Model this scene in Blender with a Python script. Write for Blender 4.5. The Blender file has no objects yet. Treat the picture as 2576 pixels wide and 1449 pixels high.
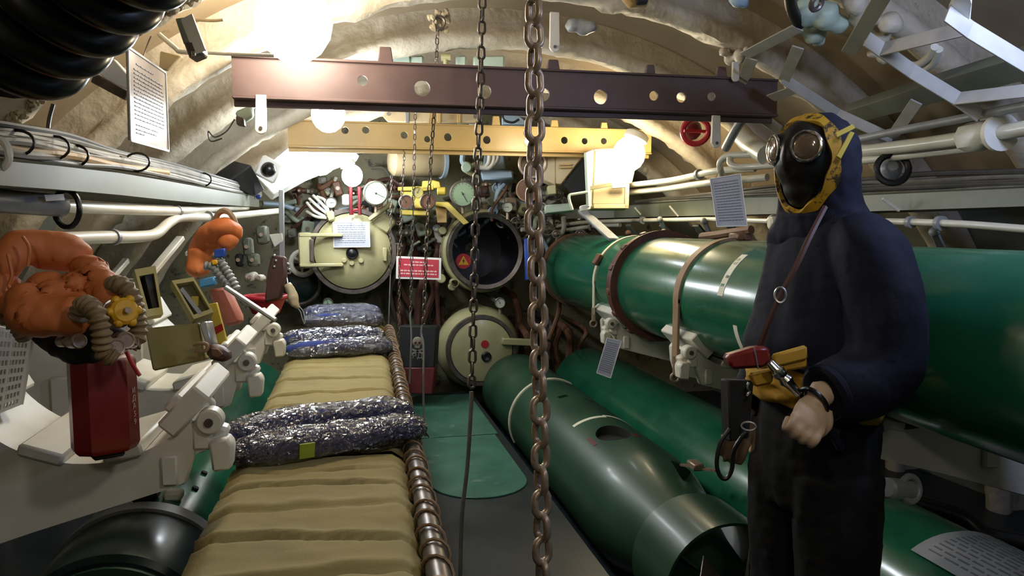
import bpy, bmesh, math, random
from mathutils import Vector, Matrix, noise

SC = bpy.context.scene
COL = SC.collection
rnd = random.Random(11)
PI = math.pi
Z = Vector((0, 0, 1)); Yv = Vector((0, 1, 0)); Xv = Vector((1, 0, 0))

# ------------------------------------------------------------------ camera
FPX, CX, CY = 1910.0, 1288.0, 724.5
YAW, PITCH = math.radians(12.3), math.radians(-4.67)
CAM = Vector((-0.6, 0.0, 1.5))
FW = Vector((math.sin(YAW) * math.cos(PITCH), math.cos(YAW) * math.cos(PITCH), math.sin(PITCH)))
RT = Vector((math.cos(YAW), -math.sin(YAW), 0))
UP = RT.cross(FW)
cd = bpy.data.cameras.new('camera'); cam = bpy.data.objects.new('camera', cd); COL.objects.link(cam)
cd.sensor_fit = 'HORIZONTAL'; cd.sensor_width = 36.0; cd.lens = 36.0 * FPX / 2576.0
cd.clip_start = 0.05; cd.clip_end = 60
M3 = Matrix((RT, UP, -FW)).transposed()
cam.matrix_world = Matrix.Translation(CAM) @ M3.to_4x4()
SC.camera = cam

def ray(x, y): return FW + RT * ((x - CX) / FPX) - UP * ((y - CY) / FPX)
def at(x, y, d): return CAM + ray(x, y) * d
def atY(x, y, Y): r = ray(x, y); return CAM + r * ((Y - CAM.y) / r.y)
def atX(x, y, X): r = ray(x, y); return CAM + r * ((X - CAM.x) / r.x)
def atZ(x, y, z): r = ray(x, y); return CAM + r * ((z - CAM.z) / r.z)

# ------------------------------------------------------------------ exposure, world, lights
SC.view_settings.view_transform = 'Standard'
SC.view_settings.look = 'None'
SC.view_settings.gamma = 1.0
SC.view_settings.use_curve_mapping = False
SC.view_settings.exposure = 0.4
SC.cycles.max_bounces = 7
SC.cycles.diffuse_bounces = 4
SC.cycles.glossy_bounces = 3
SC.cycles.transmission_bounces = 4
SC.cycles.transparent_max_bounces = 10
SC.cycles.caustics_reflective = False
SC.cycles.caustics_refractive = False
SC.cycles.sample_clamp_indirect = 4.0
w = bpy.data.worlds.new('world'); SC.world = w; w.use_nodes = True
w.node_tree.nodes['Background'].inputs[0].default_value = (0.02, 0.022, 0.03, 1)
w.node_tree.nodes['Background'].inputs[1].default_value = 0.3

# lamps: position, radius of the opal globe (enlarged to mimic lamp glare), watts, colour, label
LAMPS = [
    (at(740, 55, 2.72), 0.135, 26, (1.0, 0.90, 0.74), 'brightest bulkhead lamp, glowing beside the hanging notice and crumbling rib'),
    (at(826, 288, 3.62), 0.080, 24, (0.88, 0.95, 1.0), 'cool white lamp glowing just under the dark brown drilled beam'),
    (at(805, 398, 4.75), 0.10, 24, (0.88, 0.95, 1.0), 'cool white lamp glowing above the white slanted panel with black dome'),
    (at(886, 442, 5.15), 0.07, 15, (0.92, 0.97, 1.0), 'cool white lamp glowing above the closed cream tube door'),
    (at(1582, 388, 4.60), 0.098, 22, (1.0, 0.84, 0.56), 'warm lamp glowing at the end of the tan beam over the lit cream cabinet'),
]
HIDDEN = [   # lamps of the same kind along the ceiling, outside the frame
    (Vector((1.15, 1.35, 2.12)), 0.08, 24, (0.50, 0.62, 1.0), 'blue-white lamp over the flat bar racks, above the frame'),
    (Vector((-0.85, -0.6, 2.15)), 0.085, 10, (1.0, 0.93, 0.82), 'warm lamp on the ceiling behind the viewpoint'),
    (Vector((0.05, 0.35, 2.28)), 0.085, 13, (1.0, 0.94, 0.84), 'warm lamp on the ceiling straight above the viewpoint'),
]

def point_light(p, r, watts, col):
    ld = bpy.data.lights.new('lamp_light', 'POINT'); ld.energy = watts; ld.color = col; ld.shadow_soft_size = r
    o = bpy.data.objects.new('lamp_light', ld); COL.objects.link(o); o.location = p
    return o

# ------------------------------------------------------------------ object helpers
def tag(o, label=None, cat=None, group=None, kind=None):
    if label: o['label'] = label
    if cat: o['category'] = cat
    if group: o['group'] = group
    if kind: o['kind'] = kind
    return o

def thing(name, label, cat, loc=(0, 0, 0), group=None):
    o = bpy.data.objects.new(name, None); COL.objects.link(o); o.location = loc
    o.empty_display_size = 0.05
    return tag(o, label, cat, group)

def place(me, name, mat, parent=None):
    o = bpy.data.objects.new(name, me); COL.objects.link(o)
    if mat is not None and not me.materials: me.materials.append(mat)
    if parent is not None: attach(o, parent)
    return o

def wloc(p):
    v = Vector(p.location); q = p.parent
    while q is not None:
        if p.matrix_parent_inverse != Matrix.Identity(4): v = v + p.matrix_parent_inverse.translation
        v = v + q.location; p = q; q = q.parent
    return v

def attach(o, parent):
    o.parent = parent
    o.matrix_parent_inverse = Matrix.Translation(-wloc(parent))
    return o

def frame_of(d, up=None):
    d = Vector(d).normalized()
    up = Vector(up) if up is not None else (Z if abs(d.z) < 0.95 else Xv)
    s = d.cross(up).normalized(); u = s.cross(d).normalized()
    return s, u, d

def smoothpath(pts, n):
    if n <= 1 or len(pts) < 3: return [Vector(p) for p in pts]
    P = [Vector(p) for p in pts]; P = [P[0] * 2 - P[1]] + P + [P[-1] * 2 - P[-2]]
    out = []
    for i in range(1, len(P) - 2):
        a, b, c, d = P[i - 1], P[i], P[i + 1], P[i + 2]
        for k in range(n):
            t = k / n
            out.append(0.5 * ((2 * b) + (c - a) * t + (2 * a - 5 * b + 4 * c - d) * t * t + (3 * b - a - 3 * c + d) * t ** 3))
    out.append(P[-2]); return out

class MB:
    def __init__(s): s.bm = bmesh.new()
    def _face(s, vs):
        try: return s.bm.faces.new(vs)
        except ValueError: return None
    def box(s, c, size, R=None, bev=0.0, seg=1):
        c = Vector(c); R = R if R is not None else Matrix.Identity(3)
        hx, hy, hz = [k / 2 for k in size]
        vs = [s.bm.verts.new(c + R @ Vector((x, y, z))) for x in (-hx, hx) for y in (-hy, hy) for z in (-hz, hz)]
        fs = [s._face([vs[i] for i in q]) for q in ((0, 1, 3, 2), (4, 6, 7, 5), (0, 4, 5, 1), (2, 3, 7, 6), (0, 2, 6, 4), (1, 5, 7, 3))]
        if bev > 0:
            es = list({e for f in fs for e in f.edges})
            bmesh.ops.bevel(s.bm, geom=es, offset=min(bev, min(size) * 0.45), segments=seg, profile=0.6, affect='EDGES')
        return s
    def bar(s, p0, p1, w, h, up=None, bev=0.0):
        p0, p1 = Vector(p0), Vector(p1); a, b, d = frame_of(p1 - p0, up)
        return s.box((p0 + p1) / 2, (w, h, (p1 - p0).length), Matrix((a, b, d)).transposed(), bev)
    def rings(s, R, closed=False, cap=True, close_ring=True):
        V = [[s.bm.verts.new(p) for p in r] for r in R]
        n = len(V[0]); m = len(V)
        for i in range(m if closed else m - 1):
            A, B = V[i], V[(i + 1) % m]
            for k in range(n if close_ring else n - 1):
                s._face([A[k], A[(k + 1) % n], B[(k + 1) % n], B[k]])
        if cap and not closed and close_ring:
            s._face(list(reversed(V[0]))); s._face(V[-1])
        return s
    def tube(s, pts, r, seg=8, smooth=1, closed=False, cap=True):
        P = smoothpath(pts, smooth)
        n = len(P); R = []
        d = (P[1] - P[0]).normalized(); a, b, _ = frame_of(d)
        for i in range(n):
            if closed: t = (P[(i + 1) % n] - P[i - 1]).normalized()
            else: t = (P[min(i + 1, n - 1)] - P[max(i - 1, 0)]).normalized()
            b = (b - t * b.dot(t)).normalized(); a = t.cross(b)
            rr = r(i / (n - 1)) if callable(r) else r
            R.append([P[i] + (a * math.cos(2 * PI * k / seg) + b * math.sin(2 * PI * k / seg)) * rr for k in range(seg)])
        return s.rings(R, closed, cap)
    def lathe(s, prof, c, axis, seg=24, up=None, cap=True):
        c = Vector(c); a, b, d = frame_of(axis, up); R = []
        for r, t in prof:
            R.append([c + d * t + (a * math.cos(2 * PI * k / seg) + b * math.sin(2 * PI * k / seg)) * max(r, 1e-4) for k in range(seg)])
        return s.rings(R, False, cap)
    def cyl(s, p0, p1, r, seg=16, r2=None, bev=0.0):
        p0, p1 = Vector(p0), Vector(p1); L = (p1 - p0).length; r2 = r if r2 is None else r2
        pr = [(r, 0), (r2, L)] if not bev else [(r - bev, 0), (r, bev), (r2, L - bev), (r2 - bev, L)]
        return s.lathe(pr, p0, p1 - p0, seg)
    def ball(s, c, r, sc=(1, 1, 1), seg=16, R=None):
        c = Vector(c); R = R if R is not None else Matrix.Identity(3); n = max(6, seg // 2); rings = []
        for i in range(n + 1):
            th = PI * i / n
            rings.append([c + R @ Vector((max(math.sin(th), 1e-3) * math.cos(2 * PI * k / seg) * sc[0] * r, max(math.sin(th), 1e-3) * math.sin(2 * PI * k / seg) * sc[1] * r, -math.cos(th) * sc[2] * r)) for k in range(seg)])
        return s.rings(rings)
    def torus(s, c, R, r, axis=(0, 0, 1), n=28, seg=8, sx=1.0, sy=1.0):
        c = Vector(c); a, b, d = frame_of(axis)
        return s.tube([c + a * math.cos(2 * PI * k / n) * R * sx + b * math.sin(2 * PI * k / n) * R * sy for k in range(n)], r, seg, 1, True)
    def prism(s, pts, vec, bev=0.0):
        vec = Vector(vec); A = [s.bm.verts.new(Vector(p)) for p in pts]; B = [s.bm.verts.new(Vector(p) + vec) for p in pts]
        n = len(A); fs = [s._face(list(reversed(A))), s._face(B)]
        for k in range(n): fs.append(s._face([A[k], A[(k + 1) % n], B[(k + 1) % n], B[k]]))
        if bev > 0:
            es = list({e for f in fs if f for e in f.edges})
            bmesh.ops.bevel(s.bm, geom=es, offset=bev, segments=1, affect='EDGES')
        return s
    def arcband(s, c, axis, r0, r1, a0, a1, w, n=24, up=None):
        """part ring of width w along axis, radii r0..r1, angles a0..a1 (from 'side' towards 'up')"""
        c = Vector(c); a, b, d = frame_of(axis, up); R = []
        for k in range(n + 1):
            t = a0 + (a1 - a0) * k / n; e = a * math.cos(t) + b * math.sin(t)
            R.append([c + e * r0 - d * w / 2, c + e * r1 - d * w / 2, c + e * r1 + d * w / 2, c + e * r0 + d * w / 2])
        return s.rings(R, abs(abs(a1 - a0) - 2 * PI) < 1e-4 and False, True)
    def plate(s, o, ex, ey, nz, L, H, holes, th, n=20):
        """plate with round holes; o = lower corner, ex/ey axes, nz thickness direction; holes (x, y, r) sorted"""
        o, ex, ey, nz = Vector(o), Vector(ex), Vector(ey), Vector(nz)
        P = lambda x, y, k: o + ex * x + ey * y + nz * (th * k)
        def quad(x0, x1):
            if x1 - x0 < 1e-5: return
            s.prism([P(x0, 0, 0), P(x1, 0, 0), P(x1, H, 0), P(x0, H, 0)], nz * th)
        x = 0.0
        for hx, hy, r in holes:
            m = r * 1.25
            quad(x, hx - m); x = hx + m
            ang = sorted(set([2 * PI * k / n for k in range(n)] + [math.atan2(yy - hy, xx) % (2 * PI) for xx in (-m, m) for yy in (0, H)]))
            inn, out = [], []
            for t in ang:
                cx_, sy_ = math.cos(t), math.sin(t)
                k = 1e9
                if abs(cx_) > 1e-6: k = min(k, m / abs(cx_))
                if sy_ > 1e-6: k = min(k, (H - hy) / sy_)
                if sy_ < -1e-6: k = min(k, hy / -sy_)
                inn.append((hx + cx_ * r, hy + sy_ * r)); out.append((hx + cx_ * k, hy + sy_ * k))
            q = [[s.bm.verts.new(P(a, b, k)) for a, b in lst] for lst, k in ((out, 0), (inn, 0), (inn, 1), (out, 1))]
            nn = len(ang)
            for i in range(3):
                for k in range(nn): s._face([q[i][k], q[i][(k + 1) % nn], q[i + 1][(k + 1) % nn], q[i + 1][k]])
        quad(x, L); return s
    def jitter(s, amp, scale, seed=0.0):
        for v in s.bm.verts: v.co += noise.noise_vector(v.co * scale + Vector((seed, seed, seed))) * amp
        return s
    def mesh(s, name, ang=38):
        bm = s.bm
        bmesh.ops.recalc_face_normals(bm, faces=bm.faces)
        ca = math.radians(ang)
        for f in bm.faces: f.smooth = True
        for e in bm.edges: e.smooth = (len(e.link_faces) == 2 and e.calc_face_angle(0) < ca)
        me = bpy.data.meshes.new(name); bm.to_mesh(me); bm.free(); return me
    def out(s, name, mat, parent=None, ang=38, label=None):
        o = place(s.mesh(name, ang), name, mat, parent)
        if label: o['label'] = label
        return o

def fuse(mb, name, voxel, smooth=6, disp=None, sub=0):
    """union the pieces of mb into one continuous skin"""
    me = mb.mesh(name); o = bpy.data.objects.new(name, me); COL.objects.link(o)
    m = o.modifiers.new('r', 'REMESH'); m.mode = 'VOXEL'; m.voxel_size = voxel
    if smooth:
        k = o.modifiers.new('s', 'SMOOTH'); k.iterations = smooth; k.factor = 0.5
    dg = bpy.context.evaluated_depsgraph_get()
    me2 = bpy.data.meshes.new_from_object(o.evaluated_get(dg)); me2.name = name
    bpy.data.objects.remove(o); bpy.data.meshes.remove(me)
    if disp:
        for v in me2.vertices:
            v.co = disp(v.co.copy(), v.normal.copy())
    for p in me2.polygons: p.use_smooth = True
    return me2

def copy_tree(o, parent=None):
    c = o.copy(); COL.objects.link(c)
    if parent is not None: c.parent = parent
    for ch in list(o.children): copy_tree(ch, c)
    return c

# ------------------------------------------------------------------ materials
def lin(h):
    h = h.lstrip('#'); v = [int(h[i:i + 2], 16) / 255 for i in (0, 2, 4)]
    return tuple(x / 12.92 if x <= 0.04045 else ((x + 0.055) / 1.055) ** 2.4 for x in v) + (1,)

def paint(name, c1, c2=None, rough=0.5, metal=0.0, scale=8.0, bump=0.0, bscale=None, c3=None, spot=0.62, coat=0.0, stretch=(1, 1, 1), spec=0.5, detail=6.0):
    """paint with broad tone variation c1..c2, chips / stains of c3, and a fine relief"""
    m = bpy.data.materials.new(name); m.use_nodes = True; nt = m.node_tree; N = nt.nodes; L = nt.links
    b = N['Principled BSDF']; b.inputs['Roughness'].default_value = rough; b.inputs['Metallic'].default_value = metal
    b.inputs['Coat Weight'].default_value = coat; b.inputs['Coat Roughness'].default_value = 0.15
    b.inputs['Specular IOR Level'].default_value = spec
    tc = N.new('ShaderNodeTexCoord'); mp = N.new('ShaderNodeMapping'); mp.inputs['Scale'].default_value = stretch
    L.new(tc.outputs['Object'], mp.inputs['Vector'])
    n1 = N.new('ShaderNodeTexNoise'); n1.inputs['Scale'].default_value = scale; n1.inputs['Detail'].default_value = detail; n1.inputs['Roughness'].default_value = 0.6
    L.new(mp.outputs[0], n1.inputs['Vector'])
    r1 = N.new('ShaderNodeValToRGB'); r1.color_ramp.elements[0].position = 0.32; r1.color_ramp.elements[1].position = 0.68
    r1.color_ramp.elements[0].color = lin(c1); r1.color_ramp.elements[1].color = lin(c2 or c1)
    L.new(n1.outputs['Fac'], r1.inputs[0]); col = r1.outputs[0]
    if c3:
        n2 = N.new('ShaderNodeTexNoise'); n2.inputs['Scale'].default_value = scale * 2.7; n2.inputs['Detail'].default_value = 9; n2.inputs['Roughness'].default_value = 0.72
        L.new(mp.outputs[0], n2.inputs['Vector'])
        r2 = N.new('ShaderNodeValToRGB'); r2.color_ramp.elements[0].position = spot; r2.color_ramp.elements[1].position = spot + 0.07
        L.new(n2.outputs['Fac'], r2.inputs[0])
        mx = N.new('ShaderNodeMix'); mx.data_type = 'RGBA'; mx.inputs[7].default_value = lin(c3)
        L.new(r2.outputs[0], mx.inputs[0]); L.new(col, mx.inputs[6]); col = mx.outputs[2]
    L.new(col, b.inputs['Base Color'])
    mr = N.new('ShaderNodeMapRange'); mr.inputs[3].default_value = max(rough - 0.08, 0.02); mr.inputs[4].default_value = min(rough + 0.12, 1)
    L.new(n1.outputs['Fac'], mr.inputs[0]); L.new(mr.outputs[0], b.inputs['Roughness'])
    if bump > 0:
        n3 = N.new('ShaderNodeTexNoise'); n3.inputs['Scale'].default_value = bscale or scale * 5; n3.inputs['Detail'].default_value = 5
        L.new(mp.outputs[0], n3.inputs['Vector'])
        bp = N.new('ShaderNodeBump'); bp.inputs['Strength'].default_value = bump; bp.inputs['Distance'].default_value = 0.01
        L.new(n3.outputs['Fac'], bp.inputs['Height']); L.new(bp.outputs[0], b.inputs['Normal'])
    return m

def glow(name, col, s):
    m = bpy.data.materials.new(name); m.use_nodes = True; b = m.node_tree.nodes['Principled BSDF']
    b.inputs['Base Color'].default_value = (0.8, 0.8, 0.8, 1)
    b.inputs['Emission Color'].default_value = tuple(col) + (1,); b.inputs['Emission Strength'].default_value = s
    return m

def film(name, tint, fac, rough, bscale):
    """clear wrap: mostly see-through with sharp creased glints"""
    m = bpy.data.materials.new(name); m.use_nodes = True; nt = m.node_tree; N = nt.nodes; L = nt.links
    N.remove(N['Principled BSDF']); o = N['Material Output']
    t = N.new('ShaderNodeBsdfTransparent'); t.inputs[0].default_value = tint
    g = N.new('ShaderNodeBsdfGlossy'); g.inputs['Roughness'].default_value = rough
    f = N.new('ShaderNodeFresnel'); f.inputs[0].default_value = 1.5
    a = N.new('ShaderNodeMath'); a.operation = 'ADD'; a.inputs[1].default_value = fac
    mx = N.new('ShaderNodeMixShader')
    tc = N.new('ShaderNodeTexCoord'); n = N.new('ShaderNodeTexNoise'); n.inputs['Scale'].default_value = bscale; n.inputs['Detail'].default_value = 4
    n.inputs['Distortion'].default_value = 1.6
    L.new(tc.outputs['Object'], n.inputs['Vector'])
    bp = N.new('ShaderNodeBump'); bp.inputs['Strength'].default_value = 1.0; bp.inputs['Distance'].default_value = 0.03
    L.new(n.outputs['Fac'], bp.inputs['Height']); L.new(bp.outputs[0], g.inputs['Normal']); L.new(bp.outputs[0], f.inputs['Normal'])
    L.new(f.outputs[0], a.inputs[0]); L.new(a.outputs[0], mx.inputs[0]); L.new(t.outputs[0], mx.inputs[1]); L.new(g.outputs[0], mx.inputs[2])
    L.new(mx.outputs[0], o.inputs[0]); return m

M = {}
M['hull'] = paint('hull_lining', '#7a6a50', '#95846a', 0.75, scale=2.2, bump=0.25, bscale=9, c3='#54483a', spot=0.66)
M['hull_low'] = paint('hull_lower_paint', '#62665a', '#7b7e70', 0.55, scale=3, bump=0.2, bscale=10, c3='#565a50', spot=0.64)
M['rib'] = paint('lagged_rib_paint', '#a89d88', '#c4baa6', 0.55, scale=6, bump=0.8, bscale=22, c3='#8d8268', spot=0.64)
M['bulkhead'] = paint('bulkhead_paint', '#6e6a52', '#8a8468', 0.55, scale=4, bump=0.2, bscale=14, c3='#3c392e', spot=0.55)
M['floor'] = paint('floor_paint', '#12191d', '#1c2529', 0.38, scale=3, bump=0.1, bscale=20, c3='#3d4a50', spot=0.70)
M['floor_plate'] = paint('floor_plate_green', '#2f5a4d', '#3f6a5c', 0.35, scale=5, bump=0.1, bscale=30, c3='#6a7a76', spot=0.6)
M['cream'] = paint('cream_enamel', '#a09a70', '#b0aa82', 0.40, scale=5, c3='#a59a68', spot=0.68, coat=0.2)
M['white'] = paint('white_enamel', '#c9c5b6', '#dad7ca', 0.42, scale=6, c3='#a39c86', spot=0.68, bump=0.06)
M['white_clean'] = paint('white_plain', '#d8d8d2', '#e4e4df', 0.45, scale=6)
M['grey_green'] = paint('grey_green_enamel', '#585c4e', '#6e7263', 0.45, scale=4, c3='#666a5c', spot=0.64)
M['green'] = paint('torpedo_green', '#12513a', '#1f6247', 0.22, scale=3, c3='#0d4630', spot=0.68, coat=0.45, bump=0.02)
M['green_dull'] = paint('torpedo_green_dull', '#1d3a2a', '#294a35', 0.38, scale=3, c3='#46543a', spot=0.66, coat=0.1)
M['green_dark'] = paint('torpedo_black_green', '#0e1c1a', '#152826', 0.3, scale=3, coat=0.3)
M['steel'] = paint('worn_steel', '#8f7c68', '#ac9884', 0.36, 0.45, scale=20, c3='#4b3f36', spot=0.6)
M['steel_dark'] = paint('dark_steel', '#554e48', '#716860', 0.38, 0.55, scale=20, c3='#3a2a20', spot=0.6)
M['chrome'] = paint('chrome', '#cfcfcf', '#dedede', 0.12, 1.0, scale=8)
M['alu'] = paint('aluminium', '#9b9c9c', '#b3b4b4', 0.35, 0.8, scale=10)
M['brown_beam'] = paint('brown_beam_paint', '#4a3835', '#5d4844', 0.5, scale=4, c3='#342826', spot=0.66)
M['tan_beam'] = paint('tan_beam_paint', '#a98a50', '#bd9c60', 0.5, scale=4, c3='#86683a', spot=0.66)
M['brown_band'] = paint('brown_leathery_band', '#4a2a22', '#5e372c', 0.5, scale=12, c3='#2e1a16', spot=0.62)
M['tan_band'] = paint('tan_strap', '#7a6248', '#94795a', 0.6, scale=18)
M['pale_band'] = paint('pale_webbing', '#b4ae96', '#c8c2aa', 0.7, scale=20)
M['tape'] = paint('paper_tape', '#cfcdb8', '#dedccb', 0.6, scale=10, c3='#6b7a68', spot=0.7)
M['black'] = paint('black_rubber', '#0c0c0d', '#161617', 0.35, scale=8)
M['black_matt'] = paint('black_matt', '#101113', '#191a1d', 0.75, scale=8)
M['tube_inside'] = paint('dark_tube_bore', '#0d0e16', '#171a26', 0.3, 0.3, scale=5)
M['grey_cable'] = paint('grey_cable', '#615f58', '#7a7870', 0.4, scale=14)
M['white_cable'] = paint('white_cable', '#807c72', '#9a968a', 0.4, scale=14)
M['tan_cable'] = paint('tan_cable', '#9a7f52', '#b08f5e', 0.5, scale=14)
M['dark_cable'] = paint('dark_cable', '#3b3a36', '#4d4c47', 0.5, scale=14)
M['pipe'] = paint('pipe_paint', '#bdb9a8', '#d2cfbf', 0.33, scale=5, c3='#98917b', spot=0.68, coat=0.2)
M['pipe_grey'] = paint('grey_pipe_paint', '#76797a', '#8f9191', 0.4, scale=7, c3='#555552', spot=0.62)
M['orange'] = paint('orange_rubber_cloth', '#b8622f', '#cc763e', 0.6, scale=5, c3='#944a26', spot=0.66, bump=0.15, bscale=30)
M['hose'] = paint('brown_hose', '#6f5a3c', '#8a7350', 0.6, scale=14)
M['yellow'] = paint('yellow_plastic', '#d19a18', '#e0aa24', 0.45, scale=10)
M['red_can'] = paint('red_canister', '#661412', '#7d1c18', 0.32, scale=4, c3='#4a0f0e', spot=0.66, coat=0.3)
M['red'] = paint('red_enamel', '#a01824', '#b52230', 0.45, scale=6)
M['dark_red'] = paint('dark_red_paint', '#4d1418', '#641c20', 0.5, scale=4, c3='#2e0e10', spot=0.6)
M['blue'] = paint('blue_plastic', '#1f3f96', '#2c52b0', 0.4, scale=8)
M['light_blue'] = paint('light_blue_plastic', '#3a78a8', '#4c8cbc', 0.4, scale=8)
M['pale_blue'] = paint('pale_blue_machinery', '#8ea3b4', '#a8bac8', 0.45, scale=5, c3='#6b7c8a', spot=0.64)
M['khaki'] = paint('khaki_blanket', '#857949', '#998a59', 0.9, scale=3, c3='#6f6340', spot=0.68, bump=0.12, bscale=150)
M['navy'] = paint('navy_blanket', '#253268', '#37478e', 0.85, scale=4, bump=0.2, bscale=60)
M['film'] = film('clear_plastic_wrap', (0.95, 0.96, 0.99, 1), 0.19, 0.06, 34)
M['lime'] = paint('lime_label', '#8c9c2c', '#a0b038', 0.6, scale=8)
M['olive'] = paint('olive_box_paint', '#8f8650', '#a59b62', 0.5, scale=5, c3='#6f683c', spot=0.68)
M['olive_in'] = paint('olive_box_inside', '#5c573c', '#706a4a', 0.6, scale=8)
M['brown'] = paint('brown_leather', '#3a221c', '#4e3026', 0.5, scale=10)
M['jacket'] = paint('navy_coated_cloth', '#0a0c1c', '#101226', 0.8, spec=0.25, scale=5, bump=0.25, bscale=26)
M['trousers'] = paint('charcoal_cloth', '#0e0e10', '#151517', 0.85, spec=0.25, scale=5, bump=0.3, bscale=24)
M['hood_yellow'] = paint('mottled_yellow_rubber', '#a8821c', '#c09626', 0.5, scale=10, c3='#2a1e10', spot=0.49)
M['yellow_cloth'] = paint('yellow_cloth', '#a8801c', '#c29428', 0.7, scale=8)
M['skin'] = paint('mannequin_skin', '#bfa084', '#cbb094', 0.5, scale=8)
M['glass_lens'] = paint('eyepiece_glass', '#6a5a4a', '#7d6b58', 0.06, 0.3, scale=4, coat=1.0)
M['paper'] = paint('laminated_paper', '#989ca6', '#a8acb6', 0.32, scale=8)
M['paper_warm'] = paint('laminated_paper_warm', '#a69e8c', '#b2aa98', 0.2, scale=8)
M['ink'] = paint('grey_ink', '#6a6c74', '#74767e', 0.5, scale=8)
M['ink_dark'] = paint('dark_ink', '#303236', '#3a3c40', 0.6, scale=8)
M['dial'] = paint('pale_green_dial', '#7f9a78', '#8ca684', 0.35, scale=8, coat=0.5)
M['dial_white'] = paint('white_dial', '#a4a898', '#b4b8a8', 0.35, scale=8)
M['yellow_pipe'] = paint('yellow_enamel', '#c0a93e', '#d2bc52', 0.42, scale=6, c3='#8f7c30', spot=0.66)
M['rust'] = paint('rusty_brown', '#5a3c28', '#74503a', 0.6, scale=9, c3='#33241a', spot=0.58)
M['cabinet'] = paint('cream_cabinet', '#ac9a76', '#bca986', 0.5, scale=4)
M['pale_green'] = paint('pale_green_enamel', '#9fae9c', '#b4c0ae', 0.5, scale=5, c3='#5e6a5c', spot=0.64)
M['panel'] = paint('slanted_white_panel', '#c4c4bc', '#d4d4cd', 0.5, scale=5)
M['cork'] = paint('crumbled_lagging', '#8f8266', '#b8ab90', 0.9, scale=30, bump=1.0, bscale=60)
M['bellows'] = paint('black_bellows_rubber', '#0d0c0b', '#161412', 0.22, scale=6)
M['bar'] = paint('flat_bar_paint', '#9c988e', '#b4b0a6', 0.45, scale=6, c3='#7c776a', spot=0.68)
M['faded'] = paint('faded_white_stencil', '#7e766a', '#8c8478', 0.6, scale=20)
# ================================================================== SETTING
HX = 0.22
def r_rib(Y): return 2.475 - 0.075 * (Y - 3.27)
def r_hull(Y): return r_rib(Y) + 0.2
def on_hull(x, y, off=0.0):
    """where a sight line meets the rib circle shrunk by off"""
    r = ray(x, y); lo, hi = 0.3, 9.0
    for _ in range(50):
        t = (lo + hi) / 2; p = CAM + r * t
        if math.hypot(p.x - HX, p.z) > r_rib(p.y) - off: hi = t
        else: lo = t
    return CAM + r * lo
def hdepth(x, y, off=0.0): return (on_hull(x, y, off) - CAM).dot(FW)

def shell(name, a0, a1, mat, n=40, ny=24):
    mb = MB(); V = []
    for j in range(ny + 1):
        Y = -1.6 + (6.35 + 1.6) * j / ny
        V.append([Vector((HX + r_hull(Y) * math.cos(a0 + (a1 - a0) * i / n), Y, r_hull(Y) * math.sin(a0 + (a1 - a0) * i / n))) for i in range(n + 1)])
    mb.rings(V, False, False, False)
    o = mb.out(name, mat); tag(o, kind='structure')
    return o
A40 = math.radians(38)
shell('ceiling', A40, PI - A40, M['hull'])
shell('wall_right', -0.03, A40, M['hull_low'], 16)
shell('wall_left', PI - A40, PI + 0.03, M['hull_low'], 16)
for nm, Y, th in (('wall_front', 6.3, 0.1), ('wall_back', -1.6, -0.1)):
    mb = MB(); R = r_hull(Y) + 0.02
    mb.prism([(HX + R * math.cos(t), Y, R * math.sin(t)) for t in [-0.04 + (PI + 0.08) * k / 40 for k in range(41)]], (0, th, 0))
    tag(mb.out(nm, M['bulkhead'] if Y > 0 else M['hull_low']), kind='structure')
mb = MB(); mb.box((HX, 2.35, -0.04), (5.6, 8.0, 0.08)); tag(mb.out('floor', M['floor']), kind='structure')
mb = MB(); mb.box((-0.17, 2.1, 0.12), (0.98, 7.2, 0.235), bev=0.01)
walk = tag(mb.out('floor', M['floor']), kind='structure')
# green floor plates with a rounded end let into the walkway
mb = MB(); pts = []
for k in range(17):
    t = PI + PI * k / 16; pts.append((0.02 + 0.24 * math.cos(t), 3.62 + 0.24 * math.sin(t), 0.2375))
pts += [(0.26, 4.42, 0.2375), (-0.22, 4.42, 0.2375)]
mb.prism(pts, (0, 0, 0.008), 0.002); mb.out('floor_plate', M['floor_plate'], walk)
mb = MB(); mb.box((-0.02, 5.0, 0.2415), (0.6, 1.12, 0.008), bev=0.002); mb.out('floor_plate', M['floor_plate'], walk)

# hull frames, wrapped in crumbling lagging
def rib(n, Y, cork=False):
    mb = MB(); R1 = r_hull(Y) + 0.01; prof = [(-.022, 0), (-.022, .10), (-.05, .125), (-.062, .16), (-.045, .195), (0, .208), (.045, .195), (.062, .16), (.05, .125), (.022, .10), (.022, 0)]
    rs = []; N = 200
    for i in range(N + 1):
        t = -0.02 + (PI + 0.04) * i / N; ring = []
        for k, (py, pd) in enumerate(prof):
            wob = 0.0
            if 0 < k < 10:
                q = Vector((t * 14, k * 0.8, n * 7.3)); wob = noise.noise(q) * 0.014 + max(0, noise.noise(q * 3.1) - 0.2) * 0.035 + noise.noise(q * 5.3) * .006
            r = R1 - pd - wob - 0.0
            ring.append(Vector((HX + r * math.cos(t), Y + py * (1 + wob * 6), r * math.sin(t))))
        rs.append(ring)
    mb.rings(rs); o = mb.out('trim_%d' % n, M['rib'], ang=60); tag(o, kind='structure')
    return o
RIBY = [-0.9, -0.2, 0.5, 1.17, 1.87, 2.57, 3.27, 3.98, 4.68, 5.38]
ribs = [rib(i + 1, y) for i, y in enumerate(RIBY)]

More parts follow.
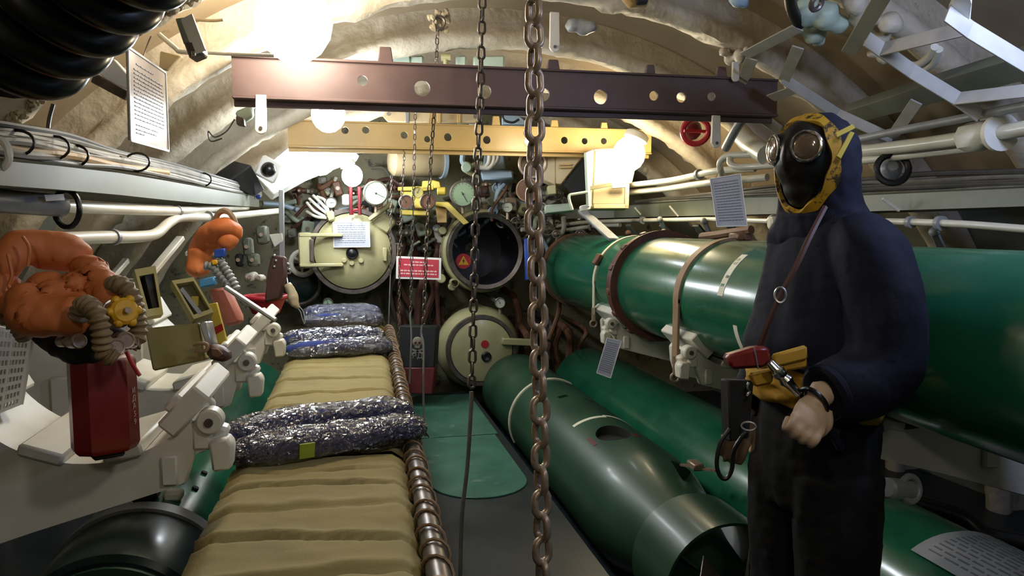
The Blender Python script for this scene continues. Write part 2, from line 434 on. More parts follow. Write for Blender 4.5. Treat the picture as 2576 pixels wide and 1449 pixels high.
# crumbled cork edge along the nearest rib
rib_z = ribs[5]
mb = MB(); r_ = random.Random(3)
for i in range(150):
    t = math.radians(118 + 27 * r_.random()); R = r_rib(2.57) - 0.004 + r_.uniform(-.006, .012)
    c = Vector((HX + R * math.cos(t), 2.57 - 0.055 + r_.uniform(-.02, .02), R * math.sin(t)))
    mb.ball(c, r_.uniform(.006, .016), (1, 1, r_.uniform(.6, 1.3)), 6)
mb.jitter(0.006, 60)
tag(mb.out('cork_crumbs', M['cork'], rib_z), kind='stuff')

# ================================================================== LAMPS
def bulkhead_lamp(p, r, watts, col, label, grp):
    up = Vector((p.x - HX, 0, p.z)).normalized() if p.z > 0 else Z
    t = thing('bulkhead_lamp', label, 'lamp', p, grp)
    g = glow('lamp_glass_%d' % len(bpy.data.materials), col, watts / (PI * 4 * PI * r * r))
    mb = MB(); mb.ball(p, r, (1, 1, 1.08), 16); mb.out('globe', g, t)
    mb = MB(); mb.lathe([(r * .62, r * .93), (r * .75, r * 1.0), (r * .75, r * 1.35), (r * .5, r * 1.5)], p, up, 18); mb.out('base', M['white'], t)
    return t
for L in LAMPS: bulkhead_lamp(*L, 'ceiling lamps between the beams')
for L in HIDDEN: bulkhead_lamp(*L, 'ceiling lamps outside the picture')

# ================================================================== CROSS BEAMS
def beam(label, Y, px0, px1, z0, H, holes, lugs, mat, rect=None):
    x0, x1 = atY(px0, 250, Y).x, atY(px1, 250, Y).x
    t = thing('cross_beam', label, 'beam', ((x0 + x1) / 2, Y, z0))
    hs = []
    for (hx, hy, hr) in holes:
        p = atY(hx, hy, Y); d = (p - CAM).dot(FW); hs.append((p.x - x0, min(max(p.z - z0, .03), H - .03), hr * d / FPX))
    mb = MB(); mb.plate((x0, Y, z0), Xv, Z, Yv, x1 - x0, H, hs, 0.012); mb.out('web', mat, t)
    mb = MB(); mb.box(((x0 + x1) / 2, Y + 0.03, z0 + H), (x1 - x0, 0.085, 0.01), bev=.003); mb.out('flange', mat, t)
    mb = MB(); mb.box(((x0 + x1) / 2, Y + 0.015, z0 - .003), (x1 - x0, 0.06, 0.012), bev=.003)
    mb.box(((x0 + x1) / 2, Y + 0.04, z0 - .016), (x1 - x0, 0.012, 0.034), bev=.003); mb.out('flange', mat, t)
    for (lx, ya, yb, w) in lugs:
        p = atY(lx, yb, Y); q = atY(lx, ya, Y); d = (p - CAM).dot(FW); ww = w * d / FPX; h = max(q.z - (z0 + H), .03)
        mb = MB(); mb.prism([(p.x - ww * .6, Y - .004, z0 + H), (p.x + ww * .6, Y - .004, z0 + H), (p.x + ww * .44, Y - .004, z0 + H + h), (p.x - ww * .44, Y - .004, z0 + H + h)], (0, 0.02, 0), .003)
        mb.out('lug', mat, t)
    return t
BH1 = [(912, 203, 13), (1062, 222, 20), (1218, 230, 18), (1365, 237, 18), (1511, 244, 18), (1645, 241, 12), (1714, 245, 13), (1790, 243, 11)]
beam('dark brown drilled steel beam spanning the compartment nearest the viewer', 3.14, 585, 1955, 1.998, 0.152, BH1,
     [(970, 118, 165, 32), (1392, 150, 190, 28), (1636, 163, 200, 22), (1815, 168, 208, 26)], M['brown_beam'])
BH2 = [(868, 328, 9), (920, 327, 9), (1017, 340, 9), (1075, 350, 8), (1127, 345, 10), (1225, 352, 10), (1420, 353, 9), (1471, 355, 8), (1519, 355, 8)]
beam('tan drilled steel beam spanning the compartment farther down', 4.75, 722, 1640, 1.978, 0.146, BH2,
     [(1090, 283, 306, 18), (1248, 292, 322, 18), (1395, 302, 328, 18), (1520, 308, 330, 16)], M['tan_beam'])

def tab(name, label, x, ya, yb, w, Y, mat, hole=True):
    """flat hanging lug with a rounded drilled foot"""
    a, b = atY(x, ya, Y), atY(x, yb, Y); d = (a - CAM).dot(FW); r = w / 2 * d / FPX
    mb = MB(); pts = [(a.x - r * .9, Y, a.z), (a.x - r, Y, b.z + r)]
    pts += [(b.x + r * math.cos(t), Y, b.z + r + r * math.sin(t)) for t in [PI + PI * k / 10 for k in range(11)]] + [(a.x + r * .9, Y, a.z)]
    mb.prism(pts, (0, 0.014, 0), .002)
    o = mb.out(name, mat); tag(o, label, 'bracket')
    if hole:
        mb = MB(); mb.cyl((b.x, Y - .004, b.z + r), (b.x, Y + .018, b.z + r), r * .32, 12); mb.out('bolt', M['steel_dark'], o)
    return o
tab('hanging_lug', 'pale flat lug with bolt hanging under the dark beam, beside the lamps', 656, 238, 337, 29, 3.12, M['white'])
tab('hanging_lug', 'grey flat lug with bolt hanging under the dark beam, near the red valve', 1803, 290, 372, 24, 3.12, M['white'])
tab('hanging_lug', 'pale flat lug on the ceiling rib beside the heavy chain', 1396, 30, 131, 26, 3.2, M['white'])
tab('hanging_lug', 'short pale lug hanging from the rib above the dark beam end', 1852, 155, 205, 18, 3.1, M['white'], False)

# ================================================================== CHAINS
def link_mesh(L, W, r, n=16, seg=6):
    """oval link: outer length L, outer width W, along local Z, lying in XZ"""
    mb = MB(); a = W / 2 - r; h = L / 2 - r - a; pts = []
    for k in range(n):
        t = 2 * PI * k / n; pts.append(Vector((a * math.cos(t), 0, a * math.sin(t) + (h if math.sin(t) >= 0 else -h))))
    mb.tube(pts, r, seg, 1, True); return mb.mesh('link', 60)
def chain(label, path, pitch, r, W, mat, n=14, seg=6, twist=0.35, hook=None):
    P = [at(*q) for q in path]
    t = thing('chain', label, 'chain', P[0]); me = link_mesh(pitch + 2 * r, W, r, n, seg); me.materials.append(mat)
    seglen = [(P[i + 1] - P[i]).length for i in range(len(P) - 1)]; tot = sum(seglen); k = 0; s = pitch / 2
    while s < tot:
        q = s; i = 0
        while i < len(seglen) - 1 and q > seglen[i]: q -= seglen[i]; i += 1
        d = (P[i + 1] - P[i]).normalized(); c = P[i] + d * q
        az = (PI / 2 if k % 2 else 0) + twist + 0.12 * math.sin(k * 1.7)
        s1 = d.cross(Vector((math.sin(az), -math.cos(az), 0))).normalized(); s2 = d.cross(s1).normalized()
        Rm = Matrix((s1, s2, d)).transposed()
        o = place(me, 'link', None); o.matrix_world = Matrix.Translation(c) @ Rm.to_4x4(); o.parent = t; o.matrix_parent_inverse = Matrix.Translation(-P[0])
        k += 1; s += pitch
    return t
def rod(name, label, cat, path, r, mat, grp=None, parent=None, seg=8, smooth=5):
    mb = MB(); mb.tube([at(*q) for q in path], r, seg, smooth); o = mb.out(name, mat, parent)
    if label: tag(o, label, cat, grp)
    return o
chain('heavy thick-linked steel chain hanging in the middle of the view', [(1342, -60, 1.7), (1346, 300, 1.7), (1342, 480, 1.7), (1352, 720, 1.7), (1358, 1000, 1.7), (1366, 1500, 1.7)], .0525, .0086, .053, M['steel'], 18, 8, 0.36)
chain('medium steel chain hanging before the open tube mouth', [(1213, -10, 2.7), (1208, 250, 2.7), (1198, 480, 2.7), (1192, 740, 2.7), (1186, 990, 2.7)], .045, .0053, .034, M['steel_dark'], 14, 6, 0.1)
rod('wire_rope', 'grey hooked cable hanging from the medium chain down to the walkway', 'cable', [(1186, 985, 2.7), (1185, 1025, 2.7), (1176, 1170, 2.7), (1162, 1300, 2.7), (1158, 1455, 2.68)], .0075, M['grey_cable'])
chain('thin steel chain hooked to the rib beside the medium chain', [(1101, 62, 3.3), (1094, 260, 3.3), (1084, 400, 3.3), (1075, 560, 3.3), (1065, 818, 3.3)], .029, .003, .021, M['steel_dark'], 12, 5, 0.5)
rod('pull_rod', 'bent bright wire rod under the thin chain by the danger cabinet', 'rod', [(1062, 818, 3.3), (1060, 840, 3.3), (1066, 880, 3.3), (1065, 1000, 3.3), (1070, 1090, 3.3)], .005, M['alu'])
chain('fine steel chain hanging under the dark beam before the red sign', [(1045, 262, 3.9), (1041, 470, 3.9), (1036, 640, 3.9), (1033, 785, 3.9)], .026, .0026, .018, M['steel_dark'], 12, 5, 0.2)
rod('pull_rod', 'straight bright wire rod under the fine chain by the danger cabinet', 'rod', [(1033, 785, 3.9), (1032, 800, 3.9), (1035, 850, 3.9), (1030, 965, 3.9)], .005, M['alu'])
chain('fine steel chain hanging from the tan beam past the sign edge', [(1018, 372, 4.7), (1010, 520, 4.7), (1005, 700, 4.7), (1003, 880, 4.7)], .026, .0025, .018, M['steel_dark'], 10, 5, 0.3)
chain('fine steel chain hanging beside the closed tube door rim', [(985, 440, 5.0), (983, 560, 5.0), (982, 690, 5.0)], .026, .0026, .018, M['steel_dark'], 10, 5, 0.3)
rod('pull_rod', 'thin bright wire hanging beside the closed tube door', 'rod', [(982, 690, 5.0), (981, 720, 5.0), (977, 835, 5.0)], .004, M['alu'])
# ragged hook knot on the rib
p = at(1103, 42, 3.3)
kt = thing('chain_hook', 'ragged hook and lagging knot on the rib holding the thin chain', 'hook', p)
mb = MB(); mb.torus(p + Vector((0, -.02, -.03)), .025, .006, (0, 1, 0), 14, 6); mb.out('hook_ring', M['steel_dark'], kt)
mb = MB()
for k in range(14): mb.ball(p + Vector((rnd.uniform(-.04, .04), rnd.uniform(-.03, .02), rnd.uniform(-.05, .02))), rnd.uniform(.012, .022), seg=6)
mb.jitter(.01, 40); mb.out('lagging', M['cork'], kt)
# ================================================================== TORPEDOES AND CRADLES
TR = 0.267
def solid_cut(mb, cutters, name, mats, test):
    """carve pockets: cutters are MBs; faces that pass test get the second material"""
    me = mb.mesh(name); o = bpy.data.objects.new(name, me); COL.objects.link(o); tmp = [o]
    for c in cutters:
        cm = c.mesh('cut'); co = bpy.data.objects.new('cut', cm); COL.objects.link(co); tmp.append(co)
        b = o.modifiers.new('b', 'BOOLEAN'); b.object = co; b.operation = 'DIFFERENCE'; b.solver = 'EXACT'
    dg = bpy.context.evaluated_depsgraph_get(); me2 = bpy.data.meshes.new_from_object(o.evaluated_get(dg)); me2.name = name
    for q in tmp: bpy.data.objects.remove(q)
    me2.materials.clear()
    for k in mats: me2.materials.append(k)
    for p in me2.polygons: p.material_index = 1 if test(p.center) else 0
    return me2

def patch(mb, ax, az, R, y0, y1, a0, a1, n=14, th=0.0015):
    """thin strip wrapped on a torpedo, angles from straight up, clockwise towards +X"""
    R0, R1 = R - .002, R + th; rs = []
    for k in range(n + 1):
        t = a0 + (a1 - a0) * k / n; e = Vector((math.sin(t), 0, math.cos(t))); c = Vector((ax, 0, az))
        rs.append([c + e * R0 + Yv * y0, c + e * R1 + Yv * y0, c + e * R1 + Yv * y1, c + e * R0 + Yv * y1])
    return mb.rings(rs)
D = math.radians

def torpedo(label, ax, az, prof, mat, seg=72):
    t = thing('torpedo', label, 'torpedo', (ax, prof[0][1], az - TR))
    mb = MB(); mb.lathe(prof, (ax, 0, az), Yv, seg); b = mb.out('hull', mat, t, 30)
    return t, b

# --- upper torpedo by the mannequin
AX, AZ = 1.10, 1.17
tp, _ = torpedo('glossy green torpedo in the upper rack behind the masked mannequin', AX, AZ,
    [(0.12, .55), (.22, .60), (TR, .75), (TR, 5.42), (TR - .004, 5.46), (TR - .02, 5.5), (.2, 5.52)], M['green'])
mb = MB(); mb.arcband((AX, 5.45, AZ), Yv, TR - .01, TR + .012, 0, 2 * PI, .09, 48); mb.out('end_ring', M['rust'], tp)
mb = MB(); patch(mb, AX, AZ, TR, 2.72, 2.765, D(-78), D(-36), 16); mb.out('tape_strip', M['tape'], tp)
mb = MB(); patch(mb, AX, AZ, TR, 2.60, 2.63, D(-128), D(-100), 10); mb.out('tape_strip', M['tape'], tp)
mb = MB()
for (a, y) in ((-70, 2.745), (-62, 2.735), (-48, 2.745), (-44, 2.75)):
    patch(mb, AX, AZ, TR + .0016, y - .012, y + .012, D(a), D(a + 2.5), 2, .0008)
mb.out('tape_mark', M['green'], tp)

def strap(label, y, wd, a0, a1, mat, drop=None, buckle=None, th=.012, ax=AX, az=AZ):
    t = thing('strap', label, 'strap', (ax, y, az))
    mb = MB(); patch(mb, ax, az, TR, y - wd / 2, y + wd / 2, D(a0), D(a1), 40, th); mb.out('webbing', mat, t)
    if drop:
        e = D(a0); x = ax + math.sin(e) * (TR + th * .5); z = az + math.cos(e) * (TR + th * .5)
        mb = MB(); mb.box((x, y, z - drop / 2 + .02), (th, wd, drop), bev=.002); mb.out('strap_end', mat, t)
        mb = MB(); mb.cyl((x, y, z - drop + .06), (x, y, z - drop - .02), .012, 10); mb.torus((x, y, z - drop - .035), .02, .006, Yv, 14, 6); mb.out('eye_bolt', M['steel'], t)
    if buckle:
        e = D(buckle); c = Vector((ax + math.sin(e) * (TR + .015), y, az + math.cos(e) * (TR + .015)))
        Rm = Matrix.Rotation(D(buckle), 3, 'Y')
        mb = MB(); mb.box(c, (.07, wd * 1.7, .03), Rm, .006); mb.cyl(c - Yv * wd, c + Yv * wd, .012, 10); mb.out('buckle', M['rust'], t)
    return t
strap('brown leathery strap round the upper torpedo, beside its white tape', 3.12, .055, -92, 60, M['tan_band'], .30, 6)
strap('narrow pale strap with rusty buckle near the far end of the upper torpedo', 4.28, .034, -93, 60, M['pale_band'], .20, -62, .008)
# bolted clamp ring
ct = thing('clamp_ring', 'dark reddish brown bolted clamp ring round the upper torpedo', 'clamp', (AX, 3.95, AZ))
mb = MB(); mb.arcband((AX, 3.95, AZ), Yv, TR - .002, TR + .028, 0, 2 * PI, .085, 64); mb.out('ring_band', M['brown_band'], ct)
mb = MB(); mb.arcband((AX, 3.90, AZ), Yv, TR - .002, TR + .04, 0, 2 * PI, .014, 64); mb.out('ring_flange', M['brown_band'], ct)
for k in range(14):
    a = D(-170 + k * 25.0); e = Vector((math.sin(a), 0, math.cos(a))); c = Vector((AX, 3.93, AZ)) + e * (TR + .035)
    mb = MB(); mb.box(c, (.035, .05, .022), Matrix.Rotation(a, 3, 'Y'), .005); mb.out('clamp_lug', M['brown_band'], ct)

# --- lower front torpedo with tail ring
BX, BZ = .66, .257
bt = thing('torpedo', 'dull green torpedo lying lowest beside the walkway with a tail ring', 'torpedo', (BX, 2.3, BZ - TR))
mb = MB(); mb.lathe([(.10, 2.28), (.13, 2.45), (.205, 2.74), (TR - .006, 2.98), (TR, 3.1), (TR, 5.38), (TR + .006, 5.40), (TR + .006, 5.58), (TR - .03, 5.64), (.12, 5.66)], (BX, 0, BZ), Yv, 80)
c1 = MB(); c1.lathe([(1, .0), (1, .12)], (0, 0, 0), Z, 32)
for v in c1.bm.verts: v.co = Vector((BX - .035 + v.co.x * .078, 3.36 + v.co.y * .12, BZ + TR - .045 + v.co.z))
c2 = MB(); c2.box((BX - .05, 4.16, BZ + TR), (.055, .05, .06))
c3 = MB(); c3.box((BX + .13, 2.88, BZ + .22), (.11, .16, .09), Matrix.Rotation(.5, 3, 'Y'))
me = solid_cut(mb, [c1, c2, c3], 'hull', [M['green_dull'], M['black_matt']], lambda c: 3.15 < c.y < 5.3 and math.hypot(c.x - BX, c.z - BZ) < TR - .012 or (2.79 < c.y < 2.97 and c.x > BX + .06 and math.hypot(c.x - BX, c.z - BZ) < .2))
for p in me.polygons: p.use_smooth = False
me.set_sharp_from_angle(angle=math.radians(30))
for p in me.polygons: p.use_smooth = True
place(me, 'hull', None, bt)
mb = MB(); mb.arcband((BX, 2.44, BZ), Yv, .226, .236, 0, 2 * PI, .30, 56); mb.out('tail_ring', M['green_dull'], bt)
for k in range(4):
    a = D(38 + 90 * k); e = Vector((math.sin(a), 0, math.cos(a))); c = Vector((BX, 2.44, BZ)) + e * .16; q = e.cross(Yv)
    mb = MB(); mb.prism([Vector((BX, 2.30, BZ)) + e * .09, Vector((BX, 2.62, BZ)) + e * .12, Vector((BX, 2.56, BZ)) + e * .228, Vector((BX, 2.32, BZ)) + e * .228], q * .008); mb.out('fin', M['green_dull'], bt)
mb = MB(); mb.lathe([(.02, 2.1), (.06, 2.13), (.08, 2.28)], (BX, 0, BZ), Yv, 20); mb.out('hub', M['green_dark'], bt)
for k in range(6):
    a = D(60 * k + 10); e = Vector((math.sin(a), 0, math.cos(a))); q = e.cross(Yv)
    mb = MB(); c = Vector((BX, 2.2, BZ)) + e * .05
    mb.prism([c - Yv * .03 + q * .01, c + Yv * .03 - q * .01, c + e * .14 + Yv * .05 - q * .04, c + e * .15 - Yv * .04 + q * .04], (e.cross(q)) * .005); mb.out('propeller_blade', M['steel_dark'], bt)
mb = MB(); c = Vector((BX + .14, 2.86, BZ + .235)); mb.bar(c + Vector((-.03, .06, .0)), c + Vector((.05, -.10, .02)), .02, .008); mb.box(c + Vector((.0, -.01, .018)), (.045, .075, .03), bev=.005); mb.out('lever', M['steel'], bt)
mb = MB(); patch(mb, BX, BZ, TR, 3.63, 3.66, D(-33), D(6), 14); patch(mb, BX, BZ, TR, 3.655, 3.675, D(4), D(44), 14); mb.out('tape_strip', M['tape'], bt)
mb = MB(); patch(mb, BX, BZ, TR, 3.27, 3.325, D(9), D(15), 3); mb.out('red_mark', M['dark_red'], bt, label='small red paint mark')
mb = MB(); patch(mb, BX, BZ, TR, 3.30, 3.42, D(-34), D(-30), 3); mb.out('red_mark', M['dark_red'], bt, label='small red paint mark')
mb = MB()
for k in range(7):
    y = 4.06 - k * .022 + (.03 if k % 2 else 0); a = D(10 + k * 2.2); patch(mb, BX, BZ, TR, y, y + .018, a, a + D(2.6 if k % 3 else 5), 2)
mb.out('stencilled_mark', M['green_dark'], bt)
strap('pale strap round the far part of the lowest torpedo by the walkway', 4.62, .03, -118, 30, M['pale_band'], None, None, .008, BX, BZ)

# --- lower outer torpedo
CXX, CZ = 1.195, .30
ot, _ = torpedo('glossy green torpedo lying low between the tailed torpedo and the wall', CXX, CZ,
    [(.1, 1.0), (.24, 1.06), (TR, 1.2), (TR, 5.5), (TR - .02, 5.56), (.15, 5.58)], M['green'])
mb = MB(); patch(mb, CXX, CZ, TR, 2.60, 2.66, D(-72), D(-30), 16); mb.out('tape_strip', M['tape'], ot)
mb = MB(); patch(mb, CXX, CZ, TR, 1.62, 1.66, D(-72), D(0), 16); mb.out('seam_band', M['green_dark'], ot)

# --- lower torpedo under the bunk
EX, EZ = -1.25, .35
et, _ = torpedo('green torpedo lying under the empty pale cradles beside the bunk', EX, EZ,
    [(TR - .05, 2.45), (TR, 2.52), (TR, 5.2), (TR - .03, 5.25), (.12, 5.28)], M['green'])
mb = MB(); mb.lathe([(.19, 2.16), (TR - .02, 2.165), (TR - .004, 2.18), (TR + .002, 2.21), (TR + .002, 2.48), (TR - .01, 2.52)], (EX, 0, EZ), Yv, 64); mb.out('nose_cap', M['green_dark'], et, 30)
mb = MB(); mb.lathe([(.0, 2.150), (.235, 2.152), (.238, 2.17)], (EX, 0, EZ), Yv, 48); mb.out('end_face', M['green_dull'], et)
mb = MB(); mb.arcband((EX, 2.51, EZ), Yv, TR - .01, TR + .012, 0, 2 * PI, .06, 64); mb.out('ring_band', M['pipe_grey'], et)
mb = MB(); c = Vector((EX - .0, 2.60, EZ + TR + .02)); mb.box(c, (.08, .07, .05), bev=.012); mb.out('black_stud', M['black'], et)
mb = MB(); c = Vector((EX + .08, 2.62, EZ + TR)); mb.box(c, (.06, .05, .035), bev=.01); mb.out('pale_lug', M['white'], et)
mb = MB()
for y in (2.75, 2.92): mb.cyl((EX + .12, y, EZ + .235), (EX + .125, y, EZ + .245), .012, 10)
mb.out('screw_hole', M['black_matt'], et)

# --- cradles
def cradle(label, cx, cz, Y, side, tipx=True, L=.26):
    """side +1: tip points to +X (left rack), -1: tip points to -X (right rack)"""
    t = thing('torpedo_cradle', label, 'rack', (cx, Y, cz - .6)); S = .30
    W = lambda u, v, y: Vector((cx + side * u, y, cz + v))
    arc = [(S * math.sin(a), -S * math.cos(a)) for a in [D(-90) + D(134) * k / 26 for k in range(27)]]
    outl = arc + [(.222, -.232), (.216, -.30), (.196, -.362), (.17, -.368), (-.13, -.45), (-.62, -.60), (-.62, .0)]
    mb = MB(); mb.prism([W(u, v, Y) for u, v in outl], (0, .035, 0), .004); mb.out('front_plate', M['white'], t)
    mb = MB(); mb.prism([W(u, v, Y + L) for u, v in outl], (0, .03, 0), .004); mb.out('rear_plate', M['white'], t)
    mb = MB(); mb.rings([[W(S * math.sin(a) * k, -S * math.cos(a) * k, y) for (k, y) in ((1.0, Y + .03), (1.0, Y + L), (1.05, Y + L), (1.05, Y + .03))] for a in [D(-88) + D(130) * k / 24 for k in range(25)]]); mb.out('saddle', M['white'], t)
    for a, ra, ww in ((-62, .03, .10), (-20, .028, .095), (14, .03, .085), (47, .05, .12)):
        e = W(math.sin(D(a)), -math.cos(D(a)), 0) - W(0, 0, 0); e.y = 0
        c = W(0, 0, Y + L * .55) + e * (S - ra / 2); Rm = Matrix((e.cross(Yv).normalized(), Yv, e.normalized())).transposed()
        mb = MB(); mb.box(c, (ww, L * 1.25, ra), Rm, .006)
        if a == 47: mb.box(c - e * (ra * .6), (ww * .38, L * 1.25, .022), Rm, .006)
        mb.out('roller_block', M['white'], t)
    mb = MB(); mb.box(W(.165, -.325, Y - .006), (.035, .015, .07), bev=.004); mb.out('plate_pad', M['white'], t)
    mb = MB(); mb.box(W(-.30, -.34, Y - .008), (.06, .02, .2), bev=.006); mb.out('gusset', M['white'], t)
    # swing clamp at the tip
    lug = MB(); c = W(.255, -.215, Y + .0)
    lug.cyl(c - Yv * .02, c + Yv * .03, .030, 18, bev=.005); lug.box(W(.235, -.25, Y + .02), (.045, .05, .07), bev=.008); lg = lug.out('clamp_lug', M['white'], t)
    mb = MB(); mb.cyl(c - Yv * .026, c + Yv * .03, .010, 12); mb.out('pin', M['steel_dark'], lg)
    mb = MB(); mb.bar(W(.25, -.25, Y + .04), W(.285, -.265, Y + .04), .05, .05, bev=.008); mb.prism([W(.252, -.262, Y - .015), W(.292, -.255, Y - .015), W(.305, -.275, Y - .015), W(.30, -.33, Y - .015), W(.258, -.335, Y - .015)], (0, .06, 0), .006); mb.out('swing_clamp', M['white'], t)
    return t
LC = at(215, 835, 1.69)
cradle('empty pale cradle nearest the viewer with the red canister in its arc', LC.x, LC.z, LC.y, 1)
cradle('empty pale cradle carrying the olive box, beyond the red canister', LC.x - .01, LC.z + .005, 2.60, 1)
cradle('pale cradle farthest along the bunk side, by the aluminium rod', LC.x + .0, LC.z + .0, 3.42, 1)
cradle('pale cradle under the clamp ring of the upper torpedo, farthest along', AX, AZ, 4.02, -1)
cradle('pale cradle under the upper torpedo beside its brown strap', AX, AZ, 3.02, -1)
cradle('pale cradle in the shade behind the mannequin legs', AX, AZ, 2.0, -1)
# ================================================================== BUNK, BLANKETS, WRAPPED BEDDING
def xr(Y): return -0.475 + 0.028 * (Y - 1.37)
def xl(Y): return -0.915 + 0.010 * (Y - 1.37)
BZ0 = .85
bk = thing('bunk', 'long low bunk with dark metal frame standing beside the walkway', 'bunk', (-.66, 3.1, .24))
mb = MB(); mb.prism([(xl(.95) + .03, .95, .70), (xr(.95) - .02, .95, .70), (xr(5.2) - .02, 5.2, .70), (xl(5.2) + .03, 5.2, .70)], (0, 0, .10), .02); mb.out('mattress', M['khaki'], bk)
for xf in (lambda y: xl(y) + .03, lambda y: xr(y) - .01):
    mb = MB(); mb.tube([(xf(.95), .95, .68), (xf(5.2), 5.2, .68)], .02, 10); mb.out('side_rail', M['steel_dark'], bk)
for y in (1.2, 2.5, 3.8, 5.0):
    for x in (xl(y) + .10, xr(y) - .03):
        mb = MB(); mb.cyl((x, y, .237), (x, y, .69), .016, 10); mb.out('leg', M['steel_dark'], bk)

def blanket(label, y0, y1, seed, folds, amp=.013):
    r_ = random.Random(seed); nx, ny = 46, int((y1 - y0) * 110)
    F = [(r_.uniform(y0, y1) if f is None else f, r_.uniform(-.10, .02), r_.uniform(.006, .015), r_.uniform(.6, 1.5)) for f in folds]
    mb = MB(); rs = []
    for j in range(ny + 1):
        y = y0 + (y1 - y0) * j / ny; row = []; a, b = xl(y), xr(y); Wd = b - a
        for i in range(nx + 1):
            s = -0.16 + 1.44 * i / nx                       # across: hangs over both edges
            x = a + Wd * min(max(s, -.0), 1.0); z = BZ0
            if s < 0.08: z -= (0.08 - s) ** 1.3 * .55
            if s > 0.93: z -= (s - .93) ** 1.25 * .62
            if s < 0: x -= .01
            if s > 1: x += .012 + .006 * math.sin(y * 60)
            fade = 1.0 if s < .75 else max(0.25, 1 - (s - .75) * 2.2)
            for (fy, sl, wd, am) in F:
                yy = y - fy - sl * (s - .5) * Wd * 2 - .012 * noise.noise(Vector((s * 5, fy * 9, seed)))
                z -= amp * am * fade * math.exp(-(yy / wd) ** 2) - amp * .4 * am * fade * math.exp(-((yy - wd * 2.0) / (wd * 1.8)) ** 2)
            z += .006 * noise.noise(Vector((x * 9, y * 7, seed))) + .003 * noise.noise(Vector((x * 30, y * 26, seed)))
            row.append(Vector((x, y + .008 * noise.noise(Vector((x * 6, y * 3, seed + 4))), z)))
        rs.append(row)
    low = [[p + Vector((0, 0, -.012)) for p in r] for r in rs]
    ring = [rs[j] + list(reversed(low[j])) for j in range(ny + 1)]
    mb.rings(ring); o = mb.out('blanket', M['khaki'], None, 70); tag(o, label, 'blanket', None); return o
blanket('khaki blanket with cross creases on the near end of the bunk', .98, 2.16, 5, [1.22, 1.42, 1.60, 1.78, 1.93, 2.05, None])
blanket('khaki blanket between the largest and the middle wrapped bedding packs', 2.22, 3.86, 8, [2.62, 2.82, 3.02, 3.3, 3.55, None, None])
blanket('khaki blanket between the middle and the farthest wrapped bedding packs', 3.92, 5.15, 9, [4.2, 4.35, 4.6, 4.8, None])

rl = thing('padded_rail', 'dark tube wound with cord along the walkway edge of the bunk', 'rail', (xr(1.0) + .035, 1.0, .83))
mb = MB(); mb.tube([(xr(y) + .036, y, .835) for y in (1.0, 2.0, 3.0, 4.0, 5.0)], .024, 14); mb.out('tube', M['steel_dark'], rl)
mb = MB(); hp = []
for k in range(50 * 12 + 1):
    y = 1.0 + 4.0 * k / 600; t = 2 * PI * k / 12; rr = .029 + .002 * math.sin(k * .37)
    hp.append(Vector((xr(y) + .036 + rr * math.cos(t), y + .01 * math.sin(k * .21), .835 + rr * math.sin(t))))
mb.tube(hp, .0038, 5); mb.out('cord', M['tan_band'], rl)

def bedding(label, xc, yc, L, W, H, yaw, seed, tagged=False):
    t = thing('wrapped_bedding', label, 'bedding', (xc, yc, BZ0))
    R = Matrix.Rotation(yaw, 3, 'Z'); P = lambda u, v, z: Vector((xc, yc, BZ0)) + R @ Vector((u, v, z))
    def rolls(grow, nm, mat, amp, sc, vox):
        mb = MB()
        for (v, z, rr) in ((-W * .27, H * .34, H * .36), (W * .25, H * .52, H * .44), (-W * .02, H * .22, H * .28)):
            rs = []
            for k in range(15):
                u = -L / 2 + L * k / 14; e = (1 - abs(2 * k / 14 - 1) ** 6) * .55 + .45; ring = []
                for q in range(18):
                    a = 2 * PI * q / 18; ring.append(P(u, v + math.cos(a) * (rr * 1.25 * e + grow), max(z + math.sin(a) * (rr * e + grow), -.002)))
                rs.append(ring)
            mb.rings(rs)
        def dis(c, n):
            q = R.transposed() @ (c - Vector((xc, yc, BZ0)))
            v3 = Vector((q.x * sc * .28, q.y * sc, q.z * sc)) + Vector((seed, 0, 0))
            k = noise.noise(v3) + .6 * abs(noise.noise(v3 * 2.3)) + .25 * noise.noise(v3 * 5)
            c = c + n * amp * k; c.z = max(c.z, BZ0 - .002 + noise.noise(c * 8) * .004); return c
        return place(fuse(mb, nm, vox, 4, dis), nm, mat, t)
    rolls(0, 'folded_blanket', M['navy'], .012, 12, .011)
    rolls(.007, 'plastic_bag', M['film'], .011, 26, .009)
    # loose open end of the bag
    mb = MB(); rs = []
    for k in range(9):
        u = L / 2 - .04 + .06 * k / 8; rs.append([P(u, (-W * .42 + W * .84 * q / 12) * (1 - .03 * k), H * .58 + .006 * math.sin(q * 1.3 + k * .6) - .0085 * k) for q in range(13)])
    mb.rings(rs, False, False, False); mb.out('bag_flap', M['film'], t)
    if tagged:
        mb = MB(); c = P(-L * .17, -W * .5 - .012, .035); mb.box(c, (.042, .006, .045), R @ Matrix.Rotation(.25, 3, 'X'), .001); mb.out('paper_label', M['lime'], t)
    return t
bedding('largest clear wrapped navy bedding pack with a lime paper label', -.66, 2.26, .56, .22, .115, .30, 1.0, True)
bedding('middle clear wrapped navy bedding pack on the bunk', -.655, 3.96, .52, .36, .12, .16, 7.0)
bedding('farthest clear wrapped navy bedding pack below the closed tube door', -.63, 5.02, .50, .26, .14, .10, 13.0)
